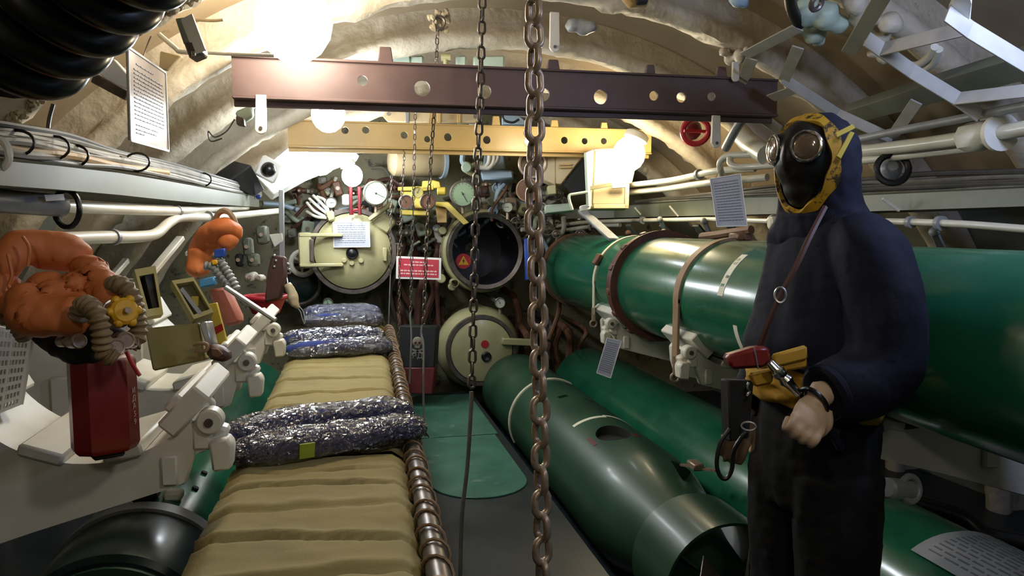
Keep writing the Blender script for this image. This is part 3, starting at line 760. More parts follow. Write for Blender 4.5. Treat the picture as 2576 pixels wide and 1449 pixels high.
# ================================================================== HELPERS FOR PLATES AND PRINT
def away(P):
    n = (P[1] - P[0]).cross(P[-1] - P[0]).normalized(); c = sum(P, Vector()) / len(P)
    return n if n.dot(c - CAM) > 0 else -n
def pts(px, d): return [at(x, y, d[i] if isinstance(d, (list, tuple)) else d) for i, (x, y) in enumerate(px)]
def slab(mb, px, d, th, bev=0.0):
    P = pts(px, d); mb.prism(P, away(P) * th, bev); return P
def bil(P, u, v): return (P[0] * (1 - u) + P[1] * u) * (1 - v) + (P[3] * (1 - u) + P[2] * u) * v
def print_lines(P, lines, h, parent, mat, seed=1, name='print', lift=.0012):
    """rows of unreadable small print on a card with corners P (tl, tr, br, bl)"""
    mb = MB(); r_ = random.Random(seed); n = -away(P)
    for (v, u0, u1) in lines:
        u = u0
        while u < u1 - .01:
            w_ = min(r_.uniform(.03, .11), u1 - u)
            q = [bil(P, u, v), bil(P, u + w_, v), bil(P, u + w_, v + h), bil(P, u, v + h)]
            mb.prism([k + n * .0002 for k in q], n * lift); u += w_ + .018
    return tag(mb.out(name, mat, parent), kind='stuff')
def notice(label, px, d, th, mat, frame, lines, h, seed, ink, cat='notice'):
    P = pts(px, d); t = thing('notice', label, cat, (P[2] + P[3]) / 2)
    mb = MB(); mb.prism(P, away(P) * th, .0006); mb.out('card', mat, t)
    if frame:
        n = -away(P); mb = MB(); e = frame
        for a, b in ((0, 1), (1, 2), (2, 3), (3, 0)): mb.bar(P[a] + n * .001, P[b] + n * .001, e, .003, n)
        mb.out('frame', M['white_clean'], t)
    print_lines(P, lines, h, t, ink, seed); return t

def letters(txt, p, ex, ey, size, mat, name, parent, ext=.0004):
    fcv = bpy.data.curves.new('letters', 'FONT'); fcv.body = txt; fcv.size = size; fcv.extrude = ext; fcv.align_x = 'CENTER'
    to = bpy.data.objects.new('letters', fcv); COL.objects.link(to)
    dg = bpy.context.evaluated_depsgraph_get(); me = bpy.data.meshes.new_from_object(to.evaluated_get(dg)); bpy.data.objects.remove(to)
    Rm = Matrix((ex, ey, ex.cross(ey))).transposed().to_4x4(); me.transform(Matrix.Translation(p) @ Rm); me.name = name; me.materials.clear()
    return tag(place(me, name, mat, parent), kind='stuff')

def corrugated(mb, path, r, pitch, seg=10, amp=.16):
    P = smoothpath(path, 14); L = sum((P[i + 1] - P[i]).length for i in range(len(P) - 1)); n = max(8, int(L / pitch * 6))
    acc = [0]
    for i in range(len(P) - 1): acc.append(acc[-1] + (P[i + 1] - P[i]).length)
    Q = []; j = 0
    for k in range(n + 1):
        s = L * k / n
        while j < len(P) - 2 and acc[j + 1] < s: j += 1
        f = (s - acc[j]) / max(acc[j + 1] - acc[j], 1e-6); Q.append(P[j].lerp(P[j + 1], min(max(f, 0), 1)))
    mb.tube(Q, lambda f: r * (1 + amp * math.sin(f * L / pitch * 2 * PI)), seg); return mb

# ================================================================== LEFT SIDE: TRAY, CABLES, PIPES
ST = [(-120, 388, 450, 1.55), (0, 404, 466, 1.70), (150, 418, 477, 2.02), (300, 435, 490, 2.42), (420, 455, 503, 2.90), (517, 473, 512, 3.42), (590, 486, 517, 4.1), (652, 497, 521, 4.9)]
tr = thing('cable_tray', 'grey green sheet tray under the cables above the orange breathing set', 'tray', at(300, 490, 2.42))
mb = MB(); rs = []
for (x, yt, yb, d) in ST:
    a, b = at(x, yt, d), at(x, yb, d); o = Vector((-.34, .02, 0))
    rs.append([a, b, b + o, b + o + Vector((0, 0, .008)), b + Vector((-.006, 0, .008)), a + Vector((-.006, 0, 0)), a + Vector((-.006, 0, .006)), a + Vector((.006, 0, .006))])
mb.rings(rs); mb.out('trough', M['grey_green'], tr)
for (x, y0, y1, d) in ((436, 462, 497, 3.0), (515, 476, 508, 3.45)):
    mb = MB(); mb.bar(at(x, y0, d) , at(x - 40, y1 + 4, d - .02), .004, .02); mb.out('seam_strip', M['white'], tr)
def tiny(x, y, d, r, axis, mat, name, parent, w=.004):
    mb = MB(); mb.torus(at(x, y, d), r, w, axis, 16, 5, 1.0, .7); return mb.out(name, mat, parent)
for (x, y, d) in ((42, 360, 1.84), (135, 372, 2.05), (185, 392, 2.2), (345, 408, 2.62), (508, 452, 3.5)):
    tiny(x, y, d, .045, (.3, 1, -.1), M['black'], 'cable_tie', tr)
CB = [(0.0, 'dark_cable', .009, 0), (.12, 'grey_cable', .0095, 0), (.26, 'white_cable', .0105, 1), (.38, 'grey_cable', .010, 0), (.5, 'white_cable', .011, 1),
      (.60, 'grey_cable', .010, 0), (.70, 'tan_cable', .013, 2), (.80, 'white_cable', .012, 1), (.9, 'grey_cable', .009, 0), (.3, 'dark_cable', .011, 3)]
r_ = random.Random(4)
for (f, mt, rad, kind) in CB:
    path = []
    for i, (x, yt, yb, d) in enumerate([(-60, 306, 392, 1.68), (60, 322, 404, 1.86), (180, 348, 416, 2.15), (300, 380, 430, 2.52), (420, 408, 450, 3.0), (520, 438, 470, 3.55), (600, 464, 486, 4.3), (655, 482, 494, 5.0)]):
        if kind == 2 and i > 4: break
        if kind == 3 and (i < 3 or i > 5): continue
        y = yt + (yb - yt) * f + r_.uniform(-7, 7) * (1 - i / 9); path.append(at(x, y, d + .05 - .06 * f + r_.uniform(-.02, .02)))
    mb = MB(); mb.tube(path, rad, 8, 6); o = mb.out('cable', M[mt])
    if kind == 2: tag(o, 'tan thick cable lying along the front of the tray', 'cable')
    elif kind == 3: tag(o, 'short dark cable bulging over the tray in front of the notice', 'cable')
    elif mt == 'dark_cable': tag(o, 'dark cable running highest of the bundle in the tray', 'cable')
    else:
        hue = 'off-white' if mt == 'white_cable' else 'grey'; rank = sorted(q[0] for q in CB if q[1] == mt).index(f)
        tag(o, '%s cable above the orange breathing set, %s of its colour from the tray top' % (hue, ('first', 'second', 'third', 'fourth')[rank]), 'cable', '%s cables in the tray' % hue)
mb = MB(); mb.torus(at(-8, 388, 1.72), .034, .009, (.5, 1, 0), 20, 8); tag(mb.out('pipe_clamp', M['white']), 'white ring clamp round the cables at the frame edge', 'clamp')
mb = MB(); mb.ball(at(650, 495, 4.75), .016, (1, 1, 1), 12); tag(mb.out('end_cap', M['blue']), 'small blue plug on the far cable ends', 'plug')

def pipe(label, path, r, mat, grp=None, clamps=(), seg=12, smooth=6, cat='pipe'):
    P = [at(*q) for q in path]; t = thing('pipe', label, cat, P[0], grp)
    mb = MB(); mb.tube(P, r, seg, smooth); mb.out('tube', mat, t)
    for (x, y, d, k) in clamps:
        c = at(x, y, d); j = min(range(len(P) - 1), key=lambda i: ((P[i] + P[i + 1]) / 2 - c).length); ax = P[j + 1] - P[j]
        # snap onto the run
        f = max(0, min(1, (c - P[j]).dot(ax) / ax.length_squared)); c = P[j] + ax * f
        mb = MB(); mb.arcband(c, ax, r * .9, r * 1.0 + k, 0, 2 * PI, .02, 20); mb.out('pipe_clip', M['pipe_grey'], t)
    return t
pg = pipe('thick grey lagged pipe with a white label, ending at the dark ring strap', [(-150, 490, 1.75), (0, 505, 1.95), (155, 518, 2.14)], .031, M['pipe_grey'])
mb = MB(); slab(mb, [(112, 490), (160, 488), (163, 503), (116, 506)], [2.03, 2.08, 2.08, 2.03], .002); mb.out('paper_label', M['white_clean'], pg)
pipe('upper cream pipe running straight under the cable tray', [(160, 520, 2.16), (310, 527, 2.55), (455, 531, 3.15), (540, 525, 3.8), (620, 522, 4.6)], .019, M['pipe'], None, [(440, 531, 3.1, .004)])
pipe('lower cream pipe that kinks upward and carries the far orange breathing set', [(150, 602, 2.16), (260, 597, 2.4), (340, 596, 2.65), (392, 588, 2.85), (428, 558, 3.0), (462, 546, 3.2), (560, 546, 3.8), (700, 531, 5.1)], .0205, M['pipe'], None, [(288, 597, 2.47, .006), (528, 547, 3.55, .008)])
mb = MB(); mb.torus(at(168, 525, 2.14), .042, .008, (.45, 1, 0), 22, 8, 1, 1.25); tag(mb.out('ring_strap', M['black']), 'dark ring strap hanging at the end of the grey lagged pipe', 'strap')
for (x0, y0, d0, x1, y1, d1, w_, lb) in ((455, 598, 3.0, 370, 700, 2.75, .035, 'white diagonal strut on the wall behind the olive box lid'), (318, 655, 2.5, 268, 712, 2.35, .022, 'white diagonal strut on the wall behind the orange bag'), (545, 575, 3.6, 470, 640, 3.3, .02, 'pale diagonal strut behind the far orange breathing set')):
    mb = MB(); mb.bar(at(x0, y0, d0 + .25), at(x1, y1, d1 + .25), w_, .02, None, .003); tag(mb.out('wall_strut', M['white']), lb, 'strut')

# ================================================================== LEFT SIDE: BREATHING SET WITH RED CANISTER
def fuzz(seed, a1, s1, a2, s2):
    def f(c, n):
        v = c * s1 + Vector((seed, seed, 0)); k = .8 - 1.9 * math.sqrt(noise.noise(v) ** 2 + .012)
        return c + n * (a1 * k + a2 * noise.noise(c * s2))
    return f
def bag(name, blobs, d0, vox, mat, parent, seed, a1=.012, s1=13):
    """a limp rubber-cloth bag: blobs are (x, y, r pixels, depth offset) or chains of them"""
    mb = MB()
    for ch in blobs:
        if len(ch) == 1:
            x, y, r, dz = ch[0]; d = d0 + dz; mb.ball(at(x, y, d), r * d / FPX, (1, .8, 1), 14)
        else:
            P = [at(x, y, d0 + dz) for x, y, r, dz in ch]; n = len(ch)
            rr = [c[2] * (d0 + c[3]) / FPX for c in ch]
            def rf(f, rr=rr, n=n): k = min(f * (n - 1), n - 1.0001); i = int(k); return rr[i] * (1 - (k - i)) + rr[i + 1] * (k - i)
            mb.tube(P, rf, 14, 6)
    return place(fuse(mb, name, vox, 5, fuzz(seed, a1, s1, .003, 50)), name, mat, parent)
D1 = 1.50
bs = thing('breathing_set', 'orange breathing set with corrugated hoses over a red canister', 'breathing set', at(260, 1135, 1.62))
bag('collar', [[(-5, 720, 26, .02), (18, 665, 36, .0), (55, 622, 40, .02), (120, 628, 46, .05), (175, 638, 42, .06), (212, 648, 26, .06)]], D1, .007, M['orange'], bs, 1.0, .013, 9)
bag('breathing_bag', [[(60, 730, 34, -.04), (75, 780, 50, -.05), (140, 800, 52, -.05), (200, 790, 40, -.05)], [(20, 700, 24, -.02), (10, 740, 26, -.02), (40, 770, 30, -.02)],
    [(215, 665, 30, .05), (250, 715, 40, .02), (290, 755, 38, .0), (300, 800, 26, .0)], [(120, 740, 56, 0)], [(190, 740, 52, 0)], [(260, 790, 36, 0)], [(150, 770, 60, -.02)]], D1, .0065, M['orange'], bs, 5.0, .020, 10)
mb = MB(); mb.tube([at(x, y, D1 - .055) for x, y in ((20, 640), (30, 690), (22, 720), (40, 742))], .0035, 6, 6); mb.tube([at(x, y, D1 - .045) for x, y in ((58, 595), (74, 625), (70, 670))], .003, 6, 6); mb.out('piping', M['orange'], bs)
bag('harness', [[(95, 850, 18, .1), (150, 870, 34, .08), (200, 885, 34, .06), (250, 880, 30, .05)], [(70, 800, 20, .1), (110, 850, 26, .1)], [(230, 840, 44, .06)], [(290, 850, 32, .05)]], D1, .008, M['black_matt'], bs, 2.0, .006)
for path in ([(196, 800, -.09), (212, 766, -.10), (240, 785, -.12), (255, 835, -.12), (262, 885, -.11), (290, 905, -.10)], [(272, 722, .0), (302, 716, -.03), (330, 745, -.03), (344, 800, -.02), (346, 845, -.02), (326, 872, -.03)], [(0, 775, .05), (20, 800, .05), (48, 825, .06), (66, 850, .08)]):
    mb = MB(); corrugated(mb, [at(x, y, D1 + dz) for x, y, dz in path], .0165, .0125); mb.out('corrugated_hose', M['hose'], bs)
c = at(308, 784, D1 - .05); ax = (at(345, 774, D1 - .10) - c).normalized()
mb = MB(); mb.lathe([(.023, -.022), (.026, -.018), (.026, .012), (.02, .018)], c, ax, 20); vk = mb.out('valve', M['yellow'], bs)
a, b, _ = frame_of(ax)
for k in range(6):
    t = k * PI / 3; mb = MB(); mb.ball(c + ax * .008 + (a * math.cos(t) + b * math.sin(t)) * .025, .009, (1, 1, 1), 8); mb.out('lobe', M['yellow'], vk)
mb = MB(); mb.cyl(c + ax * .018, c + ax * .03, .006, 10); mb.out('spindle', M['steel'], vk)
mb = MB(); mb.torus(c - ax * .025, .027, .003, ax, 24, 6); mb.out('valve_ring', M['alu'], vk)
for (x, y, r, dz) in ((198, 858, .012, -.07), (170, 858, .010, -.02), (316, 857, .014, -.08), (291, 874, .014, -.10), (330, 860, .012, -.04)):
    c = at(x, y, D1 + dz); v = (CAM - c).normalized(); v = (v + Xv * .5).normalized()
    mb = MB(); mb.lathe([(r * 1.15, -.03), (r * 1.15, -.004), (r * 1.25, 0), (r, .004), (r * .6, .004)], c, v, 18); mb.torus(c + v * .004, r, .002, v, 18, 5); mb.out('fitting', M['steel'], bs)
mb = MB(); slab(mb, [(262, 845), (290, 842), (292, 858), (264, 862)], D1 - .04, .006); mb.out('blue_tag', M['light_blue'], bs)
# canister: flattened eight-sided metal box
def canister():
    cw, cdp = .125, .085; top, bot = at(255, 893, 1.60), at(268, 1132, 1.60); H = (top - bot).length; c = .026
    ax_, pr = .5, [(-cw / 2, -cdp / 2 + c), (-cw / 2 + c, -cdp / 2), (cw / 2 - c, -cdp / 2), (cw / 2, -cdp / 2 + c), (cw / 2, cdp / 2 - c), (cw / 2 - c, cdp / 2), (-cw / 2 + c, cdp / 2), (-cw / 2, cdp / 2 - c)]
    R = Matrix.Rotation(ax_, 3, 'Z'); up = (top - bot).normalized(); rs = []
    for f, k in ((0, .86), (.03, .95), (.07, 1), (.93, 1), (.98, .94), (1.0, .8)):
        rs.append([bot + up * (H * f) + R @ Vector((x * k, y * k, 0)) for x, y in pr])
    mb = MB(); mb.rings(rs); o = mb.out('canister', M['red_can'], bs, 25)
    mb = MB(); mb.box(bot + up * -.004, (.06, .05, .018), R, .004); mb.out('foot', M['black_matt'], o)
    # white stencilled letters stacked on the lit face
    fc = bot + R @ Vector((cw / 2 - c / 2 + .0015, -cdp / 2 + c / 2 - .0015, 0)); nrm = R @ Vector((1, -1, 0)).normalized(); sx_ = nrm.cross(Z) * -1
    e1 = Z.cross(nrm).normalized()
    for i, chx in enumerate('ИДА59'):
        letters(chx, fc + up * (.118 - .0165 * i), e1, up, .017, M['faded_print'], 'lettering', o)
    return o
M['faded_print'] = paint('faded_pink_print', '#a88a84', '#b89a92', 0.6, scale=30)
canister()
mb = MB(); mb.tube([at(x, y, 1.56) for x, y in ((318, 885), (330, 910), (345, 935), (352, 945))], .004, 6, 5); mb.out('lanyard', M['red'], bs)

# ================================================================== LEFT SIDE: FAR BREATHING SET
D2 = 3.25
b2 = thing('breathing_set', 'far orange breathing set strapped to the cream pipe above a flat pinkish bag', 'breathing set', at(560, 815, D2))
bag('collar', [[(600, 604, 17, -.06), (588, 580, 24, -.08), (560, 578, 28, -.08), (530, 590, 28, -.04), (510, 620, 28, 0), (500, 650, 26, 0)]], D2, .011, M['orange'], b2, 3.0, .012, 10)
bag('breathing_bag', [[(502, 630, 24, -.02), (494, 665, 28, -.03), (510, 688, 22, -.04)], [(526, 650, 20, -.03)], [(575, 606, 24, -.08)], [(535, 612, 22, -.05)]], D2, .011, M['orange'], b2, 4.0, .014, 10)
M['pinkish'] = paint('pinkish_rubber_bag', '#8f4f3e', '#a86452', 0.6, scale=4, bump=.2)
mb = MB(); slab(mb, [(522, 728), (566, 722), (603, 800), (600, 815), (562, 822), (545, 800)], D2, .07, .012); mb.out('flat_bag', M['pinkish'], b2)
for path in ([(516, 668), (535, 672), (556, 695), (580, 722)], [(540, 640), (560, 665), (584, 705), (596, 730)]):
    mb = MB(); corrugated(mb, [at(x, y, D2 - .10) for x, y in path], .017, .018); mb.out('corrugated_hose', M['pipe_grey'], b2)
mb = MB(); mb.torus(at(567, 572, D2 - .06), .05, .013, (.5, 1, .1), 20, 6, 1, 1.4); mb.out('strap_loop', M['tan_band'], b2)
mb = MB(); slab(mb, [(536, 628), (566, 624), (565, 645), (540, 650)], D2 - .12, .02, .004); mb.out('buckle', M['blue'], b2)
mb = MB(); slab(mb, [(498, 704), (538, 694), (542, 716), (502, 726)], D2 - .12, .03, .006); mb.out('clip', M['light_blue'], b2)
mb = MB(); slab(mb, [(530, 655), (545, 652), (548, 664), (533, 668)], D2 - .12, .02, .004); mb.out('tab', M['yellow'], b2)
mb = MB(); mb.cyl(at(566, 722, 3.1), at(694, 806, 3.1), .011, 12, bev=.003); tag(mb.out('metal_rod', M['alu']), 'bare aluminium rod slanting down onto the cradle tip', 'rod')

# ================================================================== OLIVE BOX WITH OPEN LIDS
ob = thing('instrument_box', 'olive yellow field instrument box with two open lids on the second cradle', 'box', at(440, 930, 2.40))
mb = MB(); slab(mb, [(363, 826), (500, 812), (517, 906), (384, 934)], [2.36, 2.40, 2.40, 2.36], .13, .006); mb.out('case', M['olive'], ob)
def tray(px, d, dep, wall, label=None):
    P = pts(px, d); n = away(P); c = sum(P, Vector()) / 4; I = [c + (p - c) * wall for p in P]
    mb = MB(); mb.rings([[p + n * dep for p in P], P, I, [p + n * (dep - .006) for p in I]], False, True)
    o = mb.out('lid', M['olive'], ob); mb = MB(); Q = [c + (p - c) * (wall * .96) + n * (dep - .012) for p in P]; mb.prism(Q, n * .004); mb.out('lid_lining', M['olive_in'], o); return o, P, n
l1, P, n = tray([(338, 678), (391, 668), (411, 790), (371, 797)], [2.42, 2.46, 2.44, 2.40], .045, .70)
mb = MB(); mb.bar(bil(P, .5, .12) + n * .02, bil(P, .55, .9) + n * .02, .022, .03); mb.out('mirror', M['black'], l1)
l2, P, n = tray([(432, 706), (487, 697), (538, 785), (488, 803)], [2.40, 2.44, 2.42, 2.38], .04, .80)
mb = MB(); mb.prism([bil(P, .12, .25), bil(P, .3, .2), bil(P, .5, .92), bil(P, .3, .95)], n * .02); mb.out('bracket', M['pipe_grey'], l2)
mb = MB(); mb.box(bil(P, .6, .55) + n * .02, (.02, .02, .03)); mb.out('latch', M['yellow_pipe'], l2)
mb = MB(); slab(mb, [(500, 812), (520, 808), (534, 866), (522, 884)], 2.38, .05, .004); mb.out('meter_panel', M['alu'], ob)
mb = MB(); mb.tube([at(x, y, 2.34) for x, y in ((486, 868), (500, 864), (520, 866), (518, 882), (490, 884))], .006, 6, 4); mb.out('carry_strap', M['tan_band'], ob)
ys = thing('marker_strip', 'yellow green strip with a red band leaning behind the olive box', 'strip', at(560, 880, 2.52))
mb = MB(); P = slab(mb, [(524, 765), (545, 761), (571, 862), (549, 880)], 2.50, .012, .002); mb.out('strip', M['lime'] if False else M['yellow_pipe'], ys)
mb = MB(); n = -away(P); mb.prism([bil(P, 0, .52) + n * .0005, bil(P, 1, .52) + n * .0005, bil(P, 1, .68) + n * .0005, bil(P, 0, .68) + n * .0005], n * .0015); mb.out('band', M['red'], ys)
bp = thing('leather_pouch', 'small brown leather pouch lying on the cradle by the olive box', 'pouch', at(552, 905, 2.42))
mb = MB(); slab(mb, [(515, 868), (545, 868), (576, 892), (566, 912), (535, 908), (518, 900)], 2.36, .05, .01); mb.out('pouch_body', M['brown'], bp)
mb = MB(); slab(mb, [(530, 876), (548, 878), (560, 892), (548, 900), (532, 894)], 2.35, .008, .002); mb.out('flap', M['rust'], bp)

# ================================================================== WHITE SLOTTED BASKET AND STORE CORNER
wb = thing('slotted_crate', 'white slotted plastic crate at the frame edge beside the red canister', 'crate', at(25, 1055, 1.75))
P = pts([(-60, 812), (82, 836), (52, 1018), (-90, 1075)], [1.62, 1.75, 1.80, 1.70])
n = away(P); mb = MB(); NR, NC = 9, 16
for i in range(NR + 1):
    v0 = i / NR; mb.prism([bil(P, 0, v0 * .96), bil(P, 1, v0 * .96), bil(P, 1, v0 * .96 + .045), bil(P, 0, v0 * .96 + .045)], n * .006)
for j in range(NC + 1):
    u = j / NC; wv = .018 if j % 5 else .05; mb.prism([bil(P, min(u, .95), 0), bil(P, min(u + wv, 1), 0), bil(P, min(u + wv, 1), 1), bil(P, min(u, .95), 1)], n * .006)
mb.out('slotted_side', M['white_clean'], wb)
mb = MB(); mb.prism([P[0] + n * .25, P[1] + n * .22, P[2] + n * .22, P[3] + n * .25], n * .006); mb.out('rear_side', M['white_clean'], wb)
mb = MB(); mb.prism([P[1] , P[1] + n * .22, P[2] + n * .22, P[2]], Vector((.006, 0, 0))); mb.out('end_side', M['white_clean'], wb)

# ================================================================== CLUTTER IN FRONT OF THE LEFT BULKHEAD CORNER
D3 = 4.3
rb = thing('red_bowl', 'red round fire bucket rim with holder behind the aluminium rod', 'bucket', at(668, 790, D3))
c = at(668, 752, D3)
mb = MB(); mb.lathe([(.075, -.08), (.11, 0), (.118, .012), (.10, .012), (.07, -.07)], c, Z, 28); mb.out('bowl', M['red'], rb)
mb = MB(); mb.torus(c + Z * .01, .116, .014, Z, 28, 8); mb.out('rim', M['red'], rb)
sh = thing('leather_sheath', 'dark brown leather sheath with metal studs hanging over the red bucket', 'sheath', at(690, 760, D3 - .12))
mb = MB(); slab(mb, [(683, 640), (716, 645), (718, 690), (704, 752), (664, 762), (672, 690)], D3 - .13, .05, .01); mb.out('sheath_body', M['brown'], sh)
for (x, y) in ((690, 643), (694, 656), (690, 671)):
    mb = MB(); mb.ball(at(x, y, D3 - .13), .009, (1, 1, 1), 8); mb.out('stud', M['alu'], sh)
gl = thing('work_glove', 'limp cream work glove hanging beside the red bucket', 'glove', at(740, 775, D3 - .1))
bag('glove_cloth', [[(722, 715, 8, 0), (730, 728, 12, 0), (738, 748, 12, 0), (742, 770, 9, 0)], [(736, 752, 11, 0), (728, 760, 7, 0)], [(744, 765, 8, 0), (752, 775, 5, 0)]], D3 - .1, .009, M['cabinet'], gl, 3.0, .008)
mb = MB(); mb.tube([at(x, y, D3 - .1) for x, y in ((745, 770), (756, 785), (760, 800), (766, 815))], .003, 5, 5); mb.tube([at(x, y, D3 - .1) for x, y in ((748, 768), (762, 782), (768, 812))], .003, 5, 5); mb.tube([at(716, 690, D3 + .05), at(722, 702, D3), at(724, 716, D3 - .1)], .004, 5, 4); mb.out('cord', M['white_cable'], gl)
ps = thing('steel_post', 'grey upright post with bracket before the closed tube door', 'post', at(712, 665, 4.6))
mb = MB(); mb.bar(at(708, 478, 4.6), at(709, 665, 4.6), .035, .03, None, .004); mb.out('upright', M['pipe_grey'], ps)
mb = MB(); slab(mb, [(676, 590), (710, 586), (712, 606), (690, 622)], 4.58, .03, .004); mb.out('bracket', M['white'], ps)
mc = thing('shackle', 'bright twisted shackle and hook hanging on the post beside the sheath', 'shackle', at(724, 690, 4.4))
for (x, y, r) in ((716, 655, .012), (722, 668, .014), (724, 682, .016), (716, 695, .012)):
    mb = MB(); mb.torus(at(x, y, 4.4), r, .006, (.4, 1, r * 30), 14, 6); mb.out('ring', M['alu'], mc)
mb = MB(); mb.cyl(at(716, 655, 4.4), at(709, 648, 4.6), .008, 8); mb.out('hook_pin', M['alu'], mc)
bx_list = [((606, 600), (628, 596), (632, 640), (612, 646), 'grey'), ((640, 570), (668, 566), (672, 610), (646, 616), 'g'), ((618, 640), (645, 636), (648, 668), (622, 672), 'g'), ((612, 690), (640, 682), (642, 704), (616, 712), 'w'), ((588, 640), (606, 636), (608, 668), (592, 672), 'k'), ((636, 690), (660, 690), (662, 706), (640, 708), 'w')]
names = ['small grey wall box below the far orange breathing set collar', 'round-edged grey valve box on the wall near the upright post', 'grey terminal box on the wall beside the sheath', 'white terminal box on the wall above the red bucket', 'black socket box on the wall behind the far orange set', 'white socket box touching the red bucket rim']
for q, lb in zip(bx_list, names):
    mb = MB(); slab(mb, q[:4], 4.5, .07, .012); o = mb.out('junction_box', M[{'grey': 'grey_green', 'g': 'grey_green', 'w': 'white', 'k': 'black_matt'}[q[4]]]); tag(o, lb, 'box')
    P = pts(q[:4], 4.495); c = sum(P, Vector()) / 4; mb = MB(); mb.cyl(c, c + (CAM - c).normalized() * .012, .012, 10); mb.out('cover_screw', M['steel'], o)
# ================================================================== FORWARD BULKHEAD: TUBES, GAUGES, MACHINERY
YD = 5.6
def dpt(p): return (Vector(p) - CAM).dot(FW)
# --- closed upper tube
c = atY(888, 632, YD); RD = .285
td = thing('torpedo_tube', 'closed cream torpedo tube door with a hinge bracket and white notice', 'torpedo tube', (c.x, YD, c.z - RD))
mb = MB(); mb.lathe([(RD + .01, .08), (RD + .01, .30), (RD + .02, .32), (RD + .02, .70)], c, Yv, 56); mb.out('barrel', M['cream'], td)
mb = MB(); mb.arcband(c + Yv * .05, Yv, RD - .004, RD + .026, 0, 2 * PI, .07, 64); mb.out('rim', M['steel_dark'], td)
mb = MB(); mb.lathe([(.02, -.035), (.12, -.03), (.22, -.01), (RD - .012, .02), (RD - .004, .05), (RD - .004, .10)], c, Yv, 64); dr = mb.out('door', M['cream'], td)
mb = MB()
for z in (.118, -.095):
    mb.bar(c + Vector((-.37, -.055, z)), c + Vector((-.07, -.05, z)), .05, .026, Z, .006)
mb.box(c + Vector((-.33, -.03, .01)), (.09, .09, .25), bev=.01); mb.out('hinge_bracket', M['cream'], dr)
mb = MB(); mb.box(c + Vector((-.285, -.07, .01)), (.028, .03, .16), bev=.005); mb.out('hinge_pin', M['steel_dark'], dr)
k_ = atY(886, 637, YD - .04); mb = MB(); mb.lathe([(.044, .03), (.044, -.01), (.036, -.02), (.03, -.012), (.022, -.016), (.004, -.02)], k_, Yv, 24); mb.out('peephole', M['black'], dr)
for (x, y) in ((866, 655), (885, 662), (908, 656)):
    q = atY(x, y, YD - .035); mb = MB(); mb.cyl(q - Yv * .015, q + Yv * .03, .018, 12, bev=.004); mb.out('stud', M['cream'], dr)
mb = MB(); q = atY(968, 640, YD); mb.box(q + Vector((0, -.01, 0)), (.03, .06, .10), bev=.006); mb.out('catch', M['cream'], td)
mb = MB(); q = atY(955, 560, YD); mb.box(q + Vector((.03, .03, 0)), (.14, .08, .12), Matrix.Rotation(.6, 3, 'Y'), .015); mb.out('lug_block', M['cream'], td)
mb = MB(); mb.tube([atY(x, y, 5.55) for x, y in ((888, 540), (888, 532), (897, 527), (906, 532), (906, 540))], .008, 6, 5); mb.out('lifting_eye', M['red'], td, label='small red lifting eye')
LN = [(v, .12, .88) for v in (.12, .2, .28, .38, .46, .54, .62, .72, .80)]
notice('white plastic notice sheet fixed on the closed cream tube door', [(838, 559), (929, 559), (931, 621), (840, 622)], dpt(atY(885, 590, YD - .06)), .004, M['paper'], .004, LN, .025, 3, M['ink'])
# --- wheel and dark drum beside it
hw = thing('handwheel', 'white spoked handwheel half hidden behind the cream hinge bracket', 'handwheel', atY(758, 662, 5.75))
q = atY(762, 662, 5.75); mb = MB(); mb.torus(q, .085, .02, Yv, 30, 8); mb.out('rim', M['white'], hw)
for k in range(3):
    a = k * 2 * PI / 3 + .4; mb = MB(); mb.bar(q, q + Vector((math.cos(a) * .085, 0, math.sin(a) * .085)), .02, .014); mb.out('spoke', M['white'], hw)
dm = thing('drum', 'dark round drum low behind the closed tube door hinge', 'drum', atY(752, 712, 6.0))
q = atY(752, 712, 5.95); mb = MB(); mb.lathe([(.08, -.1), (.13, -.08), (.16, -.03), (.165, .3)], q, Yv, 40); mb.out('shell', M['green_dark'], dm)
mb = MB(); mb.torus(q - Yv * .05, .155, .022, Yv, 40, 10); mb.out('ring', M['steel_dark'], dm)
# --- open upper tube
c = atY(1222, 632, YD); RO = .252
to_ = thing('torpedo_tube', 'open torpedo tube with a dark bore behind the steel chains', 'torpedo tube', (c.x, YD, c.z - .3))
mb = MB(); mb.lathe([(RO, 0), (RO + .03, -.012), (RO + .04, 0), (RO + .04, .07), (RO + .02, .08)], c, Yv, 64, None, False); mb.out('rim', M['steel_dark'], to_)
mb = MB(); mb.lathe([(RO + .022, .06), (RO + .06, .09), (RO + .07, .14), (RO + .05, .2), (RO + .05, .7)], c, Yv, 64, None, False); mb.out('barrel', M['cream'], to_)
mb = MB(); mb.lathe([(RO, 0), (RO, .66), (RO * .2, .68)], c, Yv, 64, None, False); mb.out('bore', M['tube_inside'], to_)
for (x, y, r) in ((1112, 580, .03), (1108, 700, .035), (1135, 720, .03), (1140, 540, .03)):
    q = atY(x, y, 5.72); mb = MB(); mb.cyl(q - Yv * .06, q + Yv * .06, r, 12, bev=.006); mb.out('boss', M['cream'], to_)
q = atY(1143, 712, 5.6); mb = MB(); mb.lathe([(.026, 0), (.03, 0), (.03, .1), (.026, .1)], q - Yv * .02, Yv, 16, None, False); mb.out('drain_pipe', M['cream'], to_)
ws = thing('warning_sticker', 'round red sticker with yellow lightning triangle inside the open tube', 'sticker', atY(1166, 657, YD + .10))
q = atY(1166, 657, YD + .10); mb = MB(); mb.cyl(q, q + Yv * .004, .058, 28); mb.out('disc', M['red'], ws)
mb = MB(); mb.prism([q + Vector((0, -.002, .042)), q + Vector((-.04, -.002, -.028)), q + Vector((.04, -.002, -.028))], Yv * .002); mb.out('triangle', M['yellow'], ws)
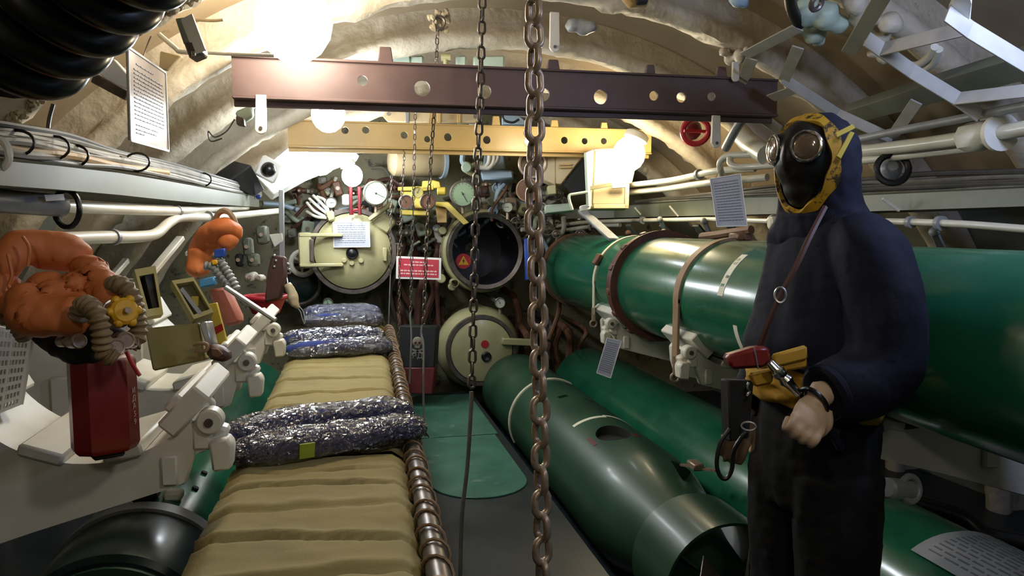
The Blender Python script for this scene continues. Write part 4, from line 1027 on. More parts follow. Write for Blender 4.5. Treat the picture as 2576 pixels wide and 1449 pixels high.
mb = MB(); mb.prism([q + Vector((a, -.004, b)) for a, b in ((.004, .026), (-.010, -.002), (-.001, -.002), (-.005, -.022), (.010, .006), (.001, .006))], Yv * .0016); mb.out('bolt_sign', M['black'], ws)
mb = MB(); mb.bar(q + Vector((-.055, .002, 0)), q + Vector((-.10, .01, 0)), .02, .004); mb.out('tab', M['red'], ws)
# --- closed lower tube
c = atY(1212, 882, YD); RL = .245
tl = thing('torpedo_tube', 'closed cream lower tube door with a red dot and black knob', 'torpedo tube', (c.x, YD, c.z - RL))
mb = MB(); mb.lathe([(RL + .02, .05), (RL + .06, .10), (RL + .08, .16), (RL + .06, .22), (RL + .06, .7)], c, Yv, 56); mb.out('barrel', M['cream'], tl)
mb = MB(); mb.arcband(c + Yv * .03, Yv, RL - .004, RL + .024, 0, 2 * PI, .07, 60); mb.out('rim', M['steel_dark'], tl)
mb = MB(); mb.lathe([(.02, -.03), (.15, -.02), (RL - .01, .0), (RL - .003, .04), (RL - .003, .08)], c, Yv, 60); dr = mb.out('door', M['cream'], tl)
q = atY(1220, 866, YD - .03); mb = MB(); mb.cyl(q - Yv * .004, q + Yv * .01, .03, 22); mb.out('red_dot', M['red'], dr)
q = atY(1223, 897, YD - .03); mb = MB(); mb.lathe([(.038, .02), (.038, -.012), (.028, -.02), (.006, -.012)], q, Yv, 22); mb.out('peephole', M['black'], dr)
mb = MB(); mb.bar(atY(1262, 858, YD - .04), atY(1345, 862, YD - .04), .05, .05, Z, .006); mb.out('hinge_bracket', M['cream'], dr)
for (x, y, r) in ((1125, 845, .05), (1120, 890, .04), (1150, 815, .04)):
    q = atY(x, y, 5.74); mb = MB(); mb.ball(q, r, (1, 1, 1.1), 12); mb.out('boss', M['cream'], tl)
# --- danger sign
P = pts([(997, 644), (1110, 649), (1109, 704), (996, 701)], 5.25)
sg = thing('danger_sign', 'red sign with white frame and white lettering between the two tubes', 'sign', (P[2] + P[3]) / 2)
mb = MB(); mb.prism(P, away(P) * .006); mb.out('frame', M['white_clean'], sg)
n = -away(P); Q = [bil(P, u, v) + n * .0015 for u, v in ((.05, .09), (.95, .09), (.95, .91), (.05, .91))]
M['sign_red'] = paint('sign_red', '#a82436', '#b42c3e', 0.4, scale=8)
mb = MB(); mb.prism(Q, n * .001); mb.out('red_field', M['sign_red'], sg)
M['print_pink'] = paint('sign_lettering', '#d8a8a8', '#e0b4b4', 0.5, scale=20)
print_lines([q + n * .001 for q in Q], [(.14, .30, .72), (.30, .14, .86), (.62, .06, .95), (.78, .06, .95)], .075, sg, M['print_pink'], 6, 'lettering')
for (a_, b_) in (((1000, 646), (1002, 612)), ((1106, 650), (1108, 616))):
    mb = MB(); mb.cyl(at(*a_, 5.25), at(*b_, 5.5), .003, 6); mb.out('hanging_wire', M['steel'], sg)
# --- danger cabinet with skull
P = pts([(1002, 820), (1098, 822), (1092, 925), (1006, 925)], 5.3)
dc = thing('danger_cabinet', 'dark cabinet with skull and crossbones standing under the red sign', 'cabinet', (atY(1050, 990, 5.4).x, 5.4, .245))
n = away(P); mb = MB(); mb.prism(P, n * .25, .006); mb.out('case', M['black_matt'], dc)
P2 = pts([(1006, 925), (1092, 925), (1088, 992), (1010, 990)], 5.28); mb = MB(); mb.prism(P2, n * .25, .006); mb.out('lower_case', M['dark_red'], dc)
cc = atY(1050, 860, 5.15); k = cc; f = n * -1
mb = MB(); mb.ball(cc, .034, (1, .25, 1.05), 16); mb.box(cc + Vector((0, 0, -.034)), (.036, .014, .026), bev=.006); sk = mb.out('skull', M['faded'], dc)
mb = MB()
for dx in (-.013, .013): mb.ball(cc + Vector((dx, -.008, -.004)), .009, (1, .4, 1), 8)
mb.ball(cc + Vector((0, -.008, -.02)), .004, (1, .5, 1.2), 6); mb.out('eye_socket', M['dark_red'], sk)
mb = MB()
for s in (-1, 1):
    a, b = cc + Vector((-.042 * s, 0, -.048)), cc + Vector((.042 * s, 0, -.082)); mb.bar(a, b, .011, .006, Yv)
    for q in (a, b):
        for dz in (-.005, .005): mb.ball(q + Vector((0, 0, dz)), .0075, (1, .5, 1), 6)
mb.out('crossbones', M['faded'], dc)
letters('ЯД', atY(1050, 897, 5.15) + Vector((0, 0, -.012)), Xv, Z, .052, M['faded'], 'lettering', dc, .0015)
# --- gauges
def gauge(label, x, y, rpx, d, face, ang=2.3, case='steel_dark', tail=True):
    c = at(x, y, d); r = rpx * d / FPX; v = (CAM - c); v.z *= .3; v.normalize(); t = thing('pressure_gauge', label, 'gauge', c)
    mb = MB(); mb.lathe([(r * .9, -.05), (r * 1.05, -.03), (r * 1.08, .008), (r * .96, .012), (r * .95, 0)], c, v, 32, None, False); mb.out('case', M[case], t)
    mb = MB(); mb.cyl(c - v * .012, c + v * .001, r * .96, 32); mb.out('dial', face, t)
    s, u, _ = frame_of(v); nd = s * math.cos(ang) + u * math.sin(ang)
    mb = MB(); mb.bar(c - nd * r * .2 + v * .004, c + nd * r * .75 + v * .004, r * .06, .002, v); mb.ball(c + v * .004, r * .09, (1, 1, 1), 8); mb.out('needle', M['ink_dark'], t)
    mb = MB()
    for k in range(15):
        a = -.8 + k * (PI + 1.6) / 14; e = s * math.cos(a) + u * math.sin(a); mb.bar(c + e * r * .78 + v * .002, c + e * r * .9 + v * .002, r * .03, .001, v)
    tag(mb.out('scale_marks', M['ink_dark'], t), kind='stuff')
    mb = MB(); mb.cyl(c - v * .04, Vector((c.x, 6.28, c.z)), .014, 8); mb.out('mount_pipe', M['steel_dark'], t)
    if tail:
        mb = MB(); mb.cyl(c - v * .03 - Z * r, c - v * .03 - Z * (r + .05), .012, 10); mb.out('stem', M['steel'], t)
    return t
gauge('large pale green pressure gauge above the closed tube door', 945, 486, 29, 5.3, M['dial'], 3.6)
gauge('large pale green pressure gauge above the open tube', 1164, 488, 31, 5.3, M['dial'], 4.2)
gauge('small white gauge between the cool lamp and the closed tube door', 833, 510, 13, 5.4, M['dial_white'], 3.0)
gauge('small white gauge above the open tube rim beside the heavy chain', 1277, 521, 13, 5.4, M['dial_white'], 0.0)
gauge('small pale green gauge under the closed tube, behind the farthest bedding', 825, 762, 12, 5.5, M['dial'], 1.2)
gauge('small pale gauge between the open tube and the lower door', 1258, 762, 13, 5.5, M['dial_white'], 1.0)
gauge('dark faced gauge on the yellow manifold, nearer the closed tube', 1021, 508, 17, 5.2, M['rust'], 1.0, 'pipe_grey', False)
gauge('dark faced gauge on the yellow manifold, nearer the open tube', 1076, 507, 19, 5.2, M['rust'], 2.0, 'steel_dark', False)
gauge('dull yellow dial at the middle of the yellow manifold', 1050, 484, 14, 5.35, M['olive'], 2.0, 'yellow_pipe', False)
# --- yellow manifold
ym = thing('manifold', 'yellow valve manifold between the two large green gauges', 'manifold', at(1050, 545, 5.5))
for px in ([(1000, 470), (1090, 468), (1090, 478), (1000, 480)], [(1006, 482), (1038, 482), (1038, 500), (1008, 500)], [(1062, 455), (1090, 454), (1092, 478), (1060, 480)], [(1006, 527), (1080, 531), (1080, 543), (1006, 540)], [(1086, 452), (1106, 456), (1110, 472), (1090, 474)], [(1040, 480), (1066, 480), (1068, 524), (1040, 524)]):
    mb = MB(); slab(mb, px, 5.45, .05, .006); mb.out('block', M['yellow_pipe'], ym)
mb = MB(); mb.cyl(at(1100, 481, 5.3), at(1122, 481, 5.3), .028, 14, bev=.006); mb.out('valve_body', M['yellow_pipe'], ym)
yb = thing('angle_bracket', 'yellow angle bracket running down to the open tube rim', 'bracket', at(1140, 550, 5.4))
mb = MB(); slab(mb, [(1094, 508), (1128, 508), (1180, 560), (1166, 566), (1120, 520), (1096, 518)], 5.4, .04, .003); mb.out('upper_arm', M['yellow_pipe'], yb)
mb = MB(); slab(mb, [(1096, 518), (1124, 518), (1124, 560), (1100, 560)], 5.45, .03, .003); mb.out('gusset', M['tan_beam'], yb)
mb = MB(); mb.bar(at(985, 512, 5.4), at(930, 552, 5.45), .04, .03, None, .004); tag(mb.out('angle_strut', M['cream']), 'cream slanting strut from the tube lug up to the manifold', 'strut')
# --- cream tank and blue-grey valve block
tk = thing('air_tank', 'cream horizontal cylinder tank hanging under the tan beam', 'tank', at(1048, 445, 5.6))
a, b = at(990, 404, 5.6), at(1116, 408, 5.75)
mb = MB(); mb.lathe([(.03, -.04), (.08, -.03), (.112, 0), (.115, .03), (.115, (b - a).length - .03), (.1, (b - a).length), (.03, (b - a).length + .02)], a, b - a, 32); mb.out('shell', M['cabinet'], tk)
mb = MB(); mb.arcband(a + (b - a) * .97, b - a, .112, .125, 0, 2 * PI, .03, 30); mb.out('hoop', M['pale_blue'], tk)
vb = thing('valve_block', 'pale blue cast valve block hanging behind the heavy chain under the tan beam', 'valve', at(1230, 460, 5.6))
mb = MB(); slab(mb, [(1208, 428), (1290, 428), (1292, 450), (1212, 452)], 5.6, .14, .012); mb.out('block', M['pale_blue'], vb)
mb = MB(); slab(mb, [(1218, 385), (1268, 385), (1274, 428), (1214, 428)], 5.7, .08, .012); mb.out('block', M['pale_blue'], vb)
mb = MB(); mb.cyl(at(1174, 421, 5.45), at(1174, 421, 5.6), .04, 24, bev=.01); mb.out('cap', M['pale_green'], vb)
mb = MB(); mb.tube([at(x, y, 5.55) for x, y in ((1165, 385), (1163, 405), (1168, 412))], .02, 8, 4); mb.out('stem', M['pale_blue'], vb)
for dx in (0, 12):
    mb = MB(); mb.tube([at(x + dx, y, 5.5) for x, y in ((1232, 380), (1231, 405), (1222, 420), (1208, 422))], .018, 10, 6); mb.out('bent_pipe', M['white'], vb)
mb = MB(); mb.tube([at(x, y, 5.5) for x, y in ((1252, 378), (1252, 400), (1240, 416))], .016, 10, 6); mb.out('bent_pipe', M['white'], vb)
lp = thing('signal_lamp', 'round dark lens lamp with a bright ring behind the heavy chain', 'lamp', at(1340, 412, 5.0))
q = at(1340, 412, 5.0); v = (CAM - q).normalized(); mb = MB(); mb.torus(q, .088, .010, v, 32, 8); mb.out('ring', M['steel'], lp)
mb = MB(); mb.lathe([(.082, -.004), (.06, -.02), (.02, -.03)], q, v, 28); mb.out('lens', M['glass_lens'], lp)
mb = MB(); mb.lathe([(.084, -.006), (.09, -.05), (.07, -.12)], q, v, 28); mb.out('housing', M['steel_dark'], lp)
q = at(1328, 478, 5.0); lq = thing('signal_lamp', 'brown round reflector below the ringed lens lamp', 'lamp', q); v = (CAM - q).normalized()
mb = MB(); mb.torus(q, .074, .006, v, 28, 6); mb.out('ring', M['tan_band'], lq)
mb = MB(); mb.lathe([(.072, 0), (.06, -.015), (.02, -.02)], q, v, 24); mb.out('reflector', M['rust'], lq)
q = at(1333, 355, 4.62); lq = thing('small_lamp', 'tiny cool white lamp shining on the tan beam behind the heavy chain', 'lamp', q)
mb = MB(); mb.ball(q, .03, (1, 1, 1), 14); mb.out('bulb', glow('small_lamp_glass', (.8, .88, 1), 90), lq)
mb = MB(); mb.cyl(q + Vector((0, .01, .02)), q + Vector((0, .08, .06)), .022, 14); mb.out('socket', M['steel_dark'], lq)
mb = MB(); slab(mb, [(1318, 600), (1333, 598), (1331, 705), (1321, 705)], 5.3, .04, .006); mb.cyl(at(1326, 640, 5.32), at(1326, 640, 5.32) + Vector((.22, .95, .05)), .01, 8); tag(mb.out('blue_post', M['blue']), 'narrow blue upright bar beside the open tube', 'post')
# --- white slanted panel with black dome
sp = thing('panel_box', 'white slanted panel box below the beams with a black dome camera', 'panel', at(760, 430, 4.9))
mb = MB(); slab(mb, [(640, 440), (722, 372), (870, 356), (905, 392), (775, 440), (690, 490)], [4.6, 4.85, 5.15, 5.15, 4.85, 4.6], .06, .006); mb.out('box', M['panel'], sp)
dmv = thing('dome_camera', 'black glass dome on a square white base on the slanted panel', 'camera', at(678, 425, 4.48))
q = at(676, 426, 4.46); v = (CAM - q).normalized(); s_, u_, _ = frame_of(v); Rm = (Matrix.Rotation(-.5, 3, v)) @ Matrix((s_, u_, v)).transposed()
mb = MB(); mb.box(q - v * .03, (.13, .13, .045), Rm, .012); mb.out('base', M['white_clean'], dmv)
mb = MB(); mb.ball(q, .043, (1, 1, 1), 24); mb.out('dome', M['black'], dmv)
mb = MB(); slab(mb, [(574, 456), (632, 414), (668, 478), (642, 494), (600, 476)], [4.2, 4.35, 4.5, 4.5, 4.3], .12, .008); tag(mb.out('loudspeaker', M['black_matt']), 'black wedge loudspeaker above the cable ends near the slanted panel', 'speaker')
lt = thing('pipe_stand', 'pair of reddish upright pipes under the cool lamp over the closed door', 'pipe', at(893, 540, 5.35))
for x in (882, 904):
    mb = MB(); mb.cyl(at(x, 470, 5.3), at(x + 1, 540, 5.35), .013, 10); mb.out('pipe_leg', M['dark_red'], lt)
mb = MB(); mb.cyl(at(872, 490, 5.38), at(873, 516, 5.4), .035, 14, bev=.01); mb.out('white_jar', M['white_clean'], lt)
# --- plates over the tan beam
for px, lb, mt in (([(972, 275), (1200, 280), (1206, 296), (1196, 310), (975, 306), (962, 292)], 'long cream plate with rounded ends above the tan beam', 'cabinet'),):
    t = thing('mounting_plate', lb, 'plate', at(1080, 305, 5.0)); mb = MB(); slab(mb, px, 5.0, .03, .004); mb.out('plate_face', M[mt], t)
    for (x, y) in ((978, 286), (1196, 293)):
        q = at(x, y, 4.98); mb = MB(); mb.cyl(q, q - (q - CAM).normalized() * .01, .014, 10); mb.out('bolt', M['steel_dark'], t)
    for x in (1020, 1100, 1150):
        mb = MB(); slab(mb, [(x, 278), (x + 9, 278), (x + 9, 308), (x, 308)], 4.97, .02, .002); mb.out('strap', M['tan_beam'] if x > 1090 else M['pipe_grey'], t)
for px, lb, mt in (([(1148, 288), (1176, 288), (1178, 312), (1150, 312)], 'dark blue-grey box above the tan beam', 'pipe_grey'), ([(1178, 292), (1204, 294), (1204, 314), (1180, 314)], 'pale box above the tan beam beside the dark one', 'pale_blue'), ([(1262, 278), (1300, 285), (1330, 312), (1262, 312)], 'pale bracket sheet above the tan beam by the black hose', 'pale_blue')):
    mb = MB(); slab(mb, px, 5.1, .08, .006); o = tag(mb.out('terminal_box', M[mt]), lb, 'box')
mb = MB(); mb.tube([at(x, y, 4.95) for x, y in ((1268, 276), (1264, 290), (1270, 303), (1290, 308), (1306, 300))], .008, 8, 6); tag(mb.out('hose_loop', M['black']), 'black hose loop above the tan beam beside the heavy chain', 'hose')
vt = thing('vent_valve', 'pale T-shaped vent fitting above the dark beam', 'valve', at(1122, 170, 3.9))
mb = MB(); mb.cyl(at(1122, 142, 3.9), at(1122, 172, 3.9), .014, 12); mb.cyl(at(1110, 144, 3.9), at(1134, 144, 3.9), .02, 12); mb.out('tee', M['cream'], vt)
for (x, w_, lb) in ((1050, 16, 'pale green fitting block above the dark beam near the thin chain'), (1160, 14, 'ribbed pale fitting block above the dark beam'), (1230, 40, 'pale green mottled plate above the dark beam by the medium chain'), (1010, 24, 'mottled green plate above the dark beam beside its first lug')):
    mb = MB(); slab(mb, [(x - w_, 140), (x + w_, 138), (x + w_, 176), (x - w_, 176)], 4.0, .05, .01); tag(mb.out('fitting_block', M['pale_green']), lb, 'fitting')

# --- small pipework and valves crowding the bulkhead
r_ = random.Random(21)
HUE = {'pipe': 'cream', 'grey_green': 'grey green', 'pale_blue': 'pale blue', 'white': 'white', 'steel': 'bare steel', 'cream': 'pale yellow', 'rust': 'rusty', 'pale_green': 'pale green', 'brown': 'brown', 'black_matt': 'black', 'olive': 'olive', 'steel_dark': 'dark steel'}
def near(x, y):
    if y > 690: return 'low on the bulkhead between the tube barrels' if x < 1200 else 'low on the bulkhead by the upper torpedo end'
    if x < 800: return 'beside the white handwheel' if y > 560 else 'by the fan of thin white pipes'
    if x < 880: return 'around the small white gauge over the closed tube'
    if x < 985: return 'around the large green gauge over the closed tube' if y < 545 else 'behind the closed tube rim'
    if x < 1060: return 'under the yellow manifold' if y > 540 else 'behind the yellow manifold'
    if x < 1150: return 'behind the red sign and chains' if y > 560 else 'by the yellow angle bracket'
    if x < 1250: return 'around the green gauge over the open tube'
    if x < 1330: return 'above the open tube rim by the heavy chain'
    return 'under the duct hood' if y < 545 else 'at the end of the thin cream pipes'
def valve(x, y, d, s, mat, label, grp, wheel=True):
    c = at(x, y, d); t = thing('valve', label, 'valve', c, grp); v = (CAM - c).normalized(); a, b, _ = frame_of(v)
    mb = MB(); mb.ball(c, s * .6, (1, 1, 1), 10); mb.cyl(c - a * s, c + a * s, s * .4, 10); mb.out('valve_body', mat, t)
    mb = MB(); mb.cyl(c, c + v * s * 1.5, s * .18, 8); mb.out('spindle', M['steel'], t)
    if wheel:
        q = c + v * s * 1.5; mb = MB(); mb.torus(q, s * .8, s * .13, v, 18, 6); mb.bar(q - a * s * .8, q + a * s * .8, s * .2, s * .12); mb.bar(q - b * s * .8, q + b * s * .8, s * .2, s * .12); mb.out('wheel', M['steel_dark'] if r_.random() < .5 else mat, t)
    return t
MT = ['pipe', 'grey_green', 'pale_blue', 'white', 'steel', 'cream', 'rust', 'pale_green', 'brown', 'black_matt']
spots = [(x, y) for x in range(735, 1000, 24) for y in range(455, 600, 26)] + [(x, y) for x in range(1000, 1140, 22) for y in range(545, 640, 24)] + [(x, y) for x in range(1180, 1420, 22) for y in range(455, 560, 25)] + [(x, y) for x in range(1320, 1480, 26) for y in range(545, 600, 24)]
n1 = 0
for (x, y) in spots:
    x += r_.uniform(-11, 11); y += r_.uniform(-11, 11); d = r_.uniform(5.72, 6.1); k = r_.random()
    if math.hypot(x - 888, y - 632) < 100 or math.hypot(x - 1222, y - 632) < 100: d = 6.0
    mk_ = r_.choice(MT); mt = M[mk_]; hue = HUE[mk_]; nr = near(x, y)
    if k < .34: valve(x, y, d, r_.uniform(.03, .055), mt, 'small %s %s %s' % (hue, 'handwheel valve' if (wl := r_.random() < .7) else 'bare valve body', nr), 'small valves on the bulkhead', wl)
    elif k < .8:
        p0 = at(x, y, d); q = [p0]
        for j in range(3): q.append(q[-1] + Vector((r_.uniform(-.14, .14), r_.uniform(-.06, .10), r_.uniform(-.16, .10))))
        mb = MB(); mb.tube(q, r_.uniform(.009, .02), 8, 5); tag(mb.out('pipe_bend', mt), 'short bent %s pipe %s' % (hue, nr), 'pipe', 'short bent pipes on the bulkhead')
    else:
        c = at(x, y, d); mb = MB(); mb.box(c, (r_.uniform(.06, .12), .07, r_.uniform(.06, .12)), Matrix.Rotation(r_.uniform(-.5, .5), 3, 'Y'), .01); o = tag(mb.out('switch_box', mt), 'small %s switch box %s' % (hue, nr), 'box', 'small boxes on the bulkhead')
        mb = MB(); mb.cyl(c - Yv * .05, c, .016, 10); mb.out('knob', M['steel_dark'], o)
# fan of bright pipes left of the small gauge
for k, (x0, y0, x1, y1, x2, y2) in enumerate(((772, 510, 790, 530, 818, 545), (778, 500, 800, 520, 826, 540), (788, 492, 812, 515, 828, 536), (798, 495, 818, 505, 826, 534), (772, 532, 795, 545, 822, 548))):
    mb = MB(); mb.tube([at(x0, y0, 5.45), at(x1, y1, 5.4), at(x2, y2, 5.4)], .011, 8, 6); tag(mb.out('pipe_bend', M['white']), 'white thin pipe in the fan beside the small white gauge, %s' % ('second from the bottom', 'third from the bottom', 'second from the top', 'topmost and shortest', 'lowest')[k], 'pipe', 'fan of thin white pipes')
mb = MB(); slab(mb, [(818, 532), (838, 530), (840, 552), (826, 558)], 5.38, .05, .008); tag(mb.out('pipe_block', M['cream']), 'cream block where the fan of thin white pipes meets the tube rim', 'fitting')
# dark pipework below and between the tubes
for k in range(26):
    x, y = r_.uniform(985, 1120), r_.uniform(560, 830); 
    if k > 15: x, y = r_.uniform(1290, 1480), r_.uniform(700, 900)
    p0 = at(x, y, r_.uniform(5.75, 6.05)); q = [Vector((p0.x, 6.29, p0.z + .03)), p0, p0 + Vector((r_.uniform(-.06, .06), .02, -.15)), p0 + Vector((r_.uniform(-.1, .1), .04, -.38))]
    mb = MB(); mb.tube(q, r_.uniform(.014, .032), 8, 5); tag(mb.out('pipe_run', M[(mk_ := r_.choice(['rust', 'brown', 'rust', 'brown', 'steel_dark']))]), '%s upright pipe %s' % (HUE[mk_], near(x, y)), 'pipe', 'rusty upright pipes')
# ================================================================== RIGHT SIDE: CABINET, TRAY, PIPES
cb = thing('wall_cabinet', 'cream wall cabinet lit by the warm lamp, with a green webbing strap', 'cabinet', at(1528, 525, 4.85))
mb = MB(); P = slab(mb, [(1492, 372), (1584, 372), (1582, 524), (1484, 524)], 4.80, .16, .01); mb.out('case', M['cabinet'], cb)
mb = MB(); n = -away(P)
for a, b in ((bil(P, .08, 1 - .03), bil(P, 1, 1 - .03)), (bil(P, .94, 0), bil(P, .94, 1))): mb.bar(a + n * .006, b + n * .006, .03, .014, n, .004)
mb.out('door_frame', M['cabinet'], cb)
mb = MB(); mb.prism([bil(P, .06, .05) + n * .001, bil(P, .88, .05) + n * .001, bil(P, .88, .93) + n * .001, bil(P, .06, .93) + n * .001], n * .006, .003); mb.out('door', M['cabinet'], cb)
mb = MB(); slab(mb, [(1476, 384), (1494, 376), (1488, 520), (1482, 520)], [4.70, 4.80, 4.80, 4.72], .02, .003); mb.out('side_panel', M['pale_green'], cb)
mb = MB(); slab(mb, [(1476, 470), (1538, 458), (1540, 468), (1478, 480)], 4.74, .006, .002); mb.out('strap', M['olive_in'], cb)
mb = MB(); slab(mb, [(1538, 454), (1574, 452), (1574, 472), (1540, 474)], 4.74, .02, .004); mb.out('buckle', M['white_clean'], cb)
mb = MB(); slab(mb, [(1458, 518), (1486, 512), (1486, 526), (1460, 532)], 4.75, .04, .005); mb.out('foot', M['white_clean'], cb)
mb = MB(); mb.tube([at(x, y, 4.72) for x, y in ((1478, 483), (1446, 488), (1432, 492), (1434, 510), (1440, 528))], .009, 8, 4); mb.out('handle', M['pale_green'], cb)
hp = thing('duct_hood', 'cream tapered duct hood between the heavy chain and the lit cabinet', 'hood', at(1420, 465, 5.0))
mb = MB(); slab(mb, [(1398, 384), (1474, 384), (1412, 464), (1398, 462)], 5.0, .10, .006); mb.out('hood_face', M['cabinet'], hp)
mb = MB(); slab(mb, [(1366, 384), (1398, 384), (1398, 466), (1366, 452)], 5.0, .14, .006); mb.out('hood_side', M['cabinet'], hp)
for y in (414, 421): 
    mb = MB(); mb.bar(at(1405, y, 4.98), at(1436, y - 1, 4.98), .006, .01); mb.out('slot', M['tan_beam'], hp)
mb = MB(); slab(mb, [(1474, 394), (1478, 482), (1440, 490), (1414, 464)], 5.02, .02, .003); tag(mb.out('dark_plate', M['black_matt']), 'dark triangular plate between the duct hood and the lit cabinet', 'plate')
mb = MB(); slab(mb, [(1370, 516), (1440, 510), (1444, 530), (1372, 536)], 5.1, .12, .006); tag(mb.out('ledge', M['pale_green']), 'pale green ledge under the duct hood', 'ledge')
mb = MB(); slab(mb, [(1376, 468), (1398, 464), (1400, 488), (1378, 490)], 5.0, .08, .006); tag(mb.out('terminal_box', M['cream']), 'cream box under the duct hood side, behind the heavy chain', 'box')
mb = MB(); slab(mb, [(1452, 528), (1470, 520), (1560, 600), (1530, 600)], [4.9, 4.9, 4.6, 4.6], .03, .006); tag(mb.out('strut', M['pipe_grey']), 'grey strut slanting from the cabinet foot down to the torpedo', 'strut')
mb = MB(); slab(mb, [(1550, 428), (1598, 424), (1590, 462), (1556, 462)], 4.78, .06, .008); tag(mb.out('lamp_mount', M['white_clean']), 'white lamp mount beside the lit cream cabinet', 'bracket')

SR = [(1360, 532, 552, 6.0), (1545, 522, 548, 5.65), (1700, 508, 544, 4.8), (1880, 497, 540, 4.12), (2142, 493, 533, 3.40), (2360, 483, 526, 2.95), (2576, 473, 519, 2.62), (2760, 462, 512, 2.4)]
t2 = thing('cable_tray', 'grey green sheet tray along the wall behind the mannequin', 'tray', at(2100, 530, 3.5))
mb = MB(); rs = []
for (x, yt, yb, d) in SR:
    a, b = at(x, yt, d), at(x, yb, d); o = Vector((.32, .02, 0))
    rs.append([a, b, b + o, b + o + Vector((0, 0, .008)), b + Vector((.006, 0, .008)), a + Vector((.006, 0, 0)), a + Vector((.006, 0, .006)), a + Vector((-.006, 0, .006))])
mb.rings(rs); mb.out('trough', M['grey_green'], t2)
for (x0, y0, x1, y1, d) in ((2220, 500, 2262, 530, 3.1), (1684, 518, 1706, 544, 4.7), (1596, 522, 1612, 540, 5.2)):
    mb = MB(); mb.bar(at(x0, y0, d), at(x1, y1, d), .012, .01); mb.out('seam_strip', M['white'], t2)
r_ = random.Random(9)
for i, (y0, y1, mt, rad) in enumerate(((445, 412, 'dark_cable', .012), (455, 428, 'grey_cable', .010), (462, 440, 'dark_cable', .011), (470, 452, 'dark_cable', .012), (480, 462, 'grey_cable', .010), (488, 470, 'white_cable', .010))):
    P = [at(1600 + (2760 - 1600) * f, 508 + (y0 - 502) * min(1, f * 2.1) + (y1 - y0) * max(0, f - .47) * 1.8 + r_.uniform(-4, 4) * (f > .1), 5.3 - 2.75 * f ** .62 + .06) for f in (0, .16, .32, .47, .62, .78, .9, 1)]
    mb = MB(); mb.tube(P, rad, 8, 6); o = mb.out('cable', M[mt])
    lb = {0: 'dark cable running highest in the tray behind the mannequin', 5: 'off-white cable lying along the lip of the tray behind the mannequin'}.get(i)
    tag(o, lb or ('dark cable behind the mannequin hood, %s from the tray lip' % {2: 'fourth', 3: 'third'}[i] if mt == 'dark_cable' else 'grey cable behind the mannequin hood, %s from the tray lip' % {1: 'fifth', 4: 'second'}[i]), 'cable', None if lb else ('dark cables behind the mannequin' if mt == 'dark_cable' else 'grey cables behind the mannequin'))
pipe('thin cream pipe running along under the tray above the upper torpedo', [(1370, 578, 6.0), (1440, 562, 5.8), (1545, 556, 5.5), (1700, 553, 4.7), (1800, 552, 4.35), (1930, 556, 3.9), (2100, 556, 3.4), (2266, 558, 3.0), (2420, 564, 2.7), (2600, 578, 2.45)], .0135, M['pipe'], None, [(1620, 554, 5.1, .012), (1950, 556, 3.85, .02), (2300, 559, 2.95, .01), (2372, 562, 2.8, .014)])
pipe('second thin cream pipe beside the tray end near the heavy chain', [(1370, 590, 5.95), (1430, 578, 5.85), (1500, 568, 5.7), (1560, 566, 5.5)], .016, M['pipe'], None, [(1480, 570, 5.7, .014)])
pipe('upper thin cream pipe rising from the cabinet past the warm lamp', [(1584, 466, 4.9), (1680, 455, 4.6), (1745, 442, 4.35), (1800, 430, 4.15), (1900, 424, 3.95)], .018, M['pipe'], None, [(1757, 438, 4.3, .012)])
pipe('lower thin cream pipe rising from the cabinet past the warm lamp', [(1584, 484, 4.95), (1680, 474, 4.65), (1760, 463, 4.3), (1800, 458, 4.15), (1930, 446, 3.85)], .019, M['pipe'])
pipe('outer bent cream pipe turning down beside the gas mask', [(1980, 382, 3.6), (1900, 388, 3.7), (1850, 390, 3.8), (1826, 394, 3.85), (1812, 408, 3.88), (1812, 425, 3.9), (1818, 446, 3.95)], .0165, M['pipe'])
pipe('inner bent cream pipe turning down beside the gas mask', [(1980, 412, 3.55), (1910, 418, 3.65), (1858, 420, 3.75), (1838, 412, 3.8), (1836, 398, 3.82)], .0165, M['pipe'])
big = pipe('thick cream pipe with a white union behind the mannequin hood', [(2080, 388, 3.5), (2150, 381, 3.3), (2300, 365, 2.95), (2430, 347, 2.7), (2560, 326, 2.45), (2700, 300, 2.25)], .026, M['pipe'])
a, b = at(2432, 347, 2.7), at(2520, 333, 2.52); ax = (b - a)
mb = MB(); mb.lathe([(.03, 0), (.052, .004), (.052, ax.length * .55), (.045, ax.length * .6), (.045, ax.length * .85), (.055, ax.length * .88), (.055, ax.length), (.032, ax.length + .004)], a, ax, 8); mb.out('union_nut', M['white'], big)
mb = MB(); mb.arcband(a + ax * .96, ax, .03, .062, 0, 2 * PI, .02, 24); mb.out('flange', M['white'], big)
pipe('middle cream pipe behind the mannequin hood under the thick one', [(2080, 412, 3.45), (2200, 400, 3.2), (2340, 384, 2.95), (2440, 372, 2.75)], .017, M['pipe'])
pipe('thin pale pipe slanting upward from the mannequin hood', [(2150, 352, 3.2), (2255, 330, 2.95), (2420, 298, 2.65), (2600, 262, 2.35)], .0155, M['pipe_grey'])
hw = thing('handwheel', 'black valve wheel with grey centre behind the mannequin hood', 'handwheel', at(2250, 440, 3.15))
q = at(2245, 425, 3.1); mb = MB(); mb.torus(q, .06, .014, (-.5, -1, .3), 26, 8); mb.out('rim', M['black'], hw)
mb = MB(); mb.lathe([(.045, 0), (.04, .03), (.02, .05)], q + Vector((.03, .05, 0)), (-.5, -1, .3), 18); mb.out('hub', M['pipe_grey'], hw)
rv = thing('red_valve', 'small red valve on the ceiling beyond the end of the dark beam', 'valve', at(1755, 335, 4.2))
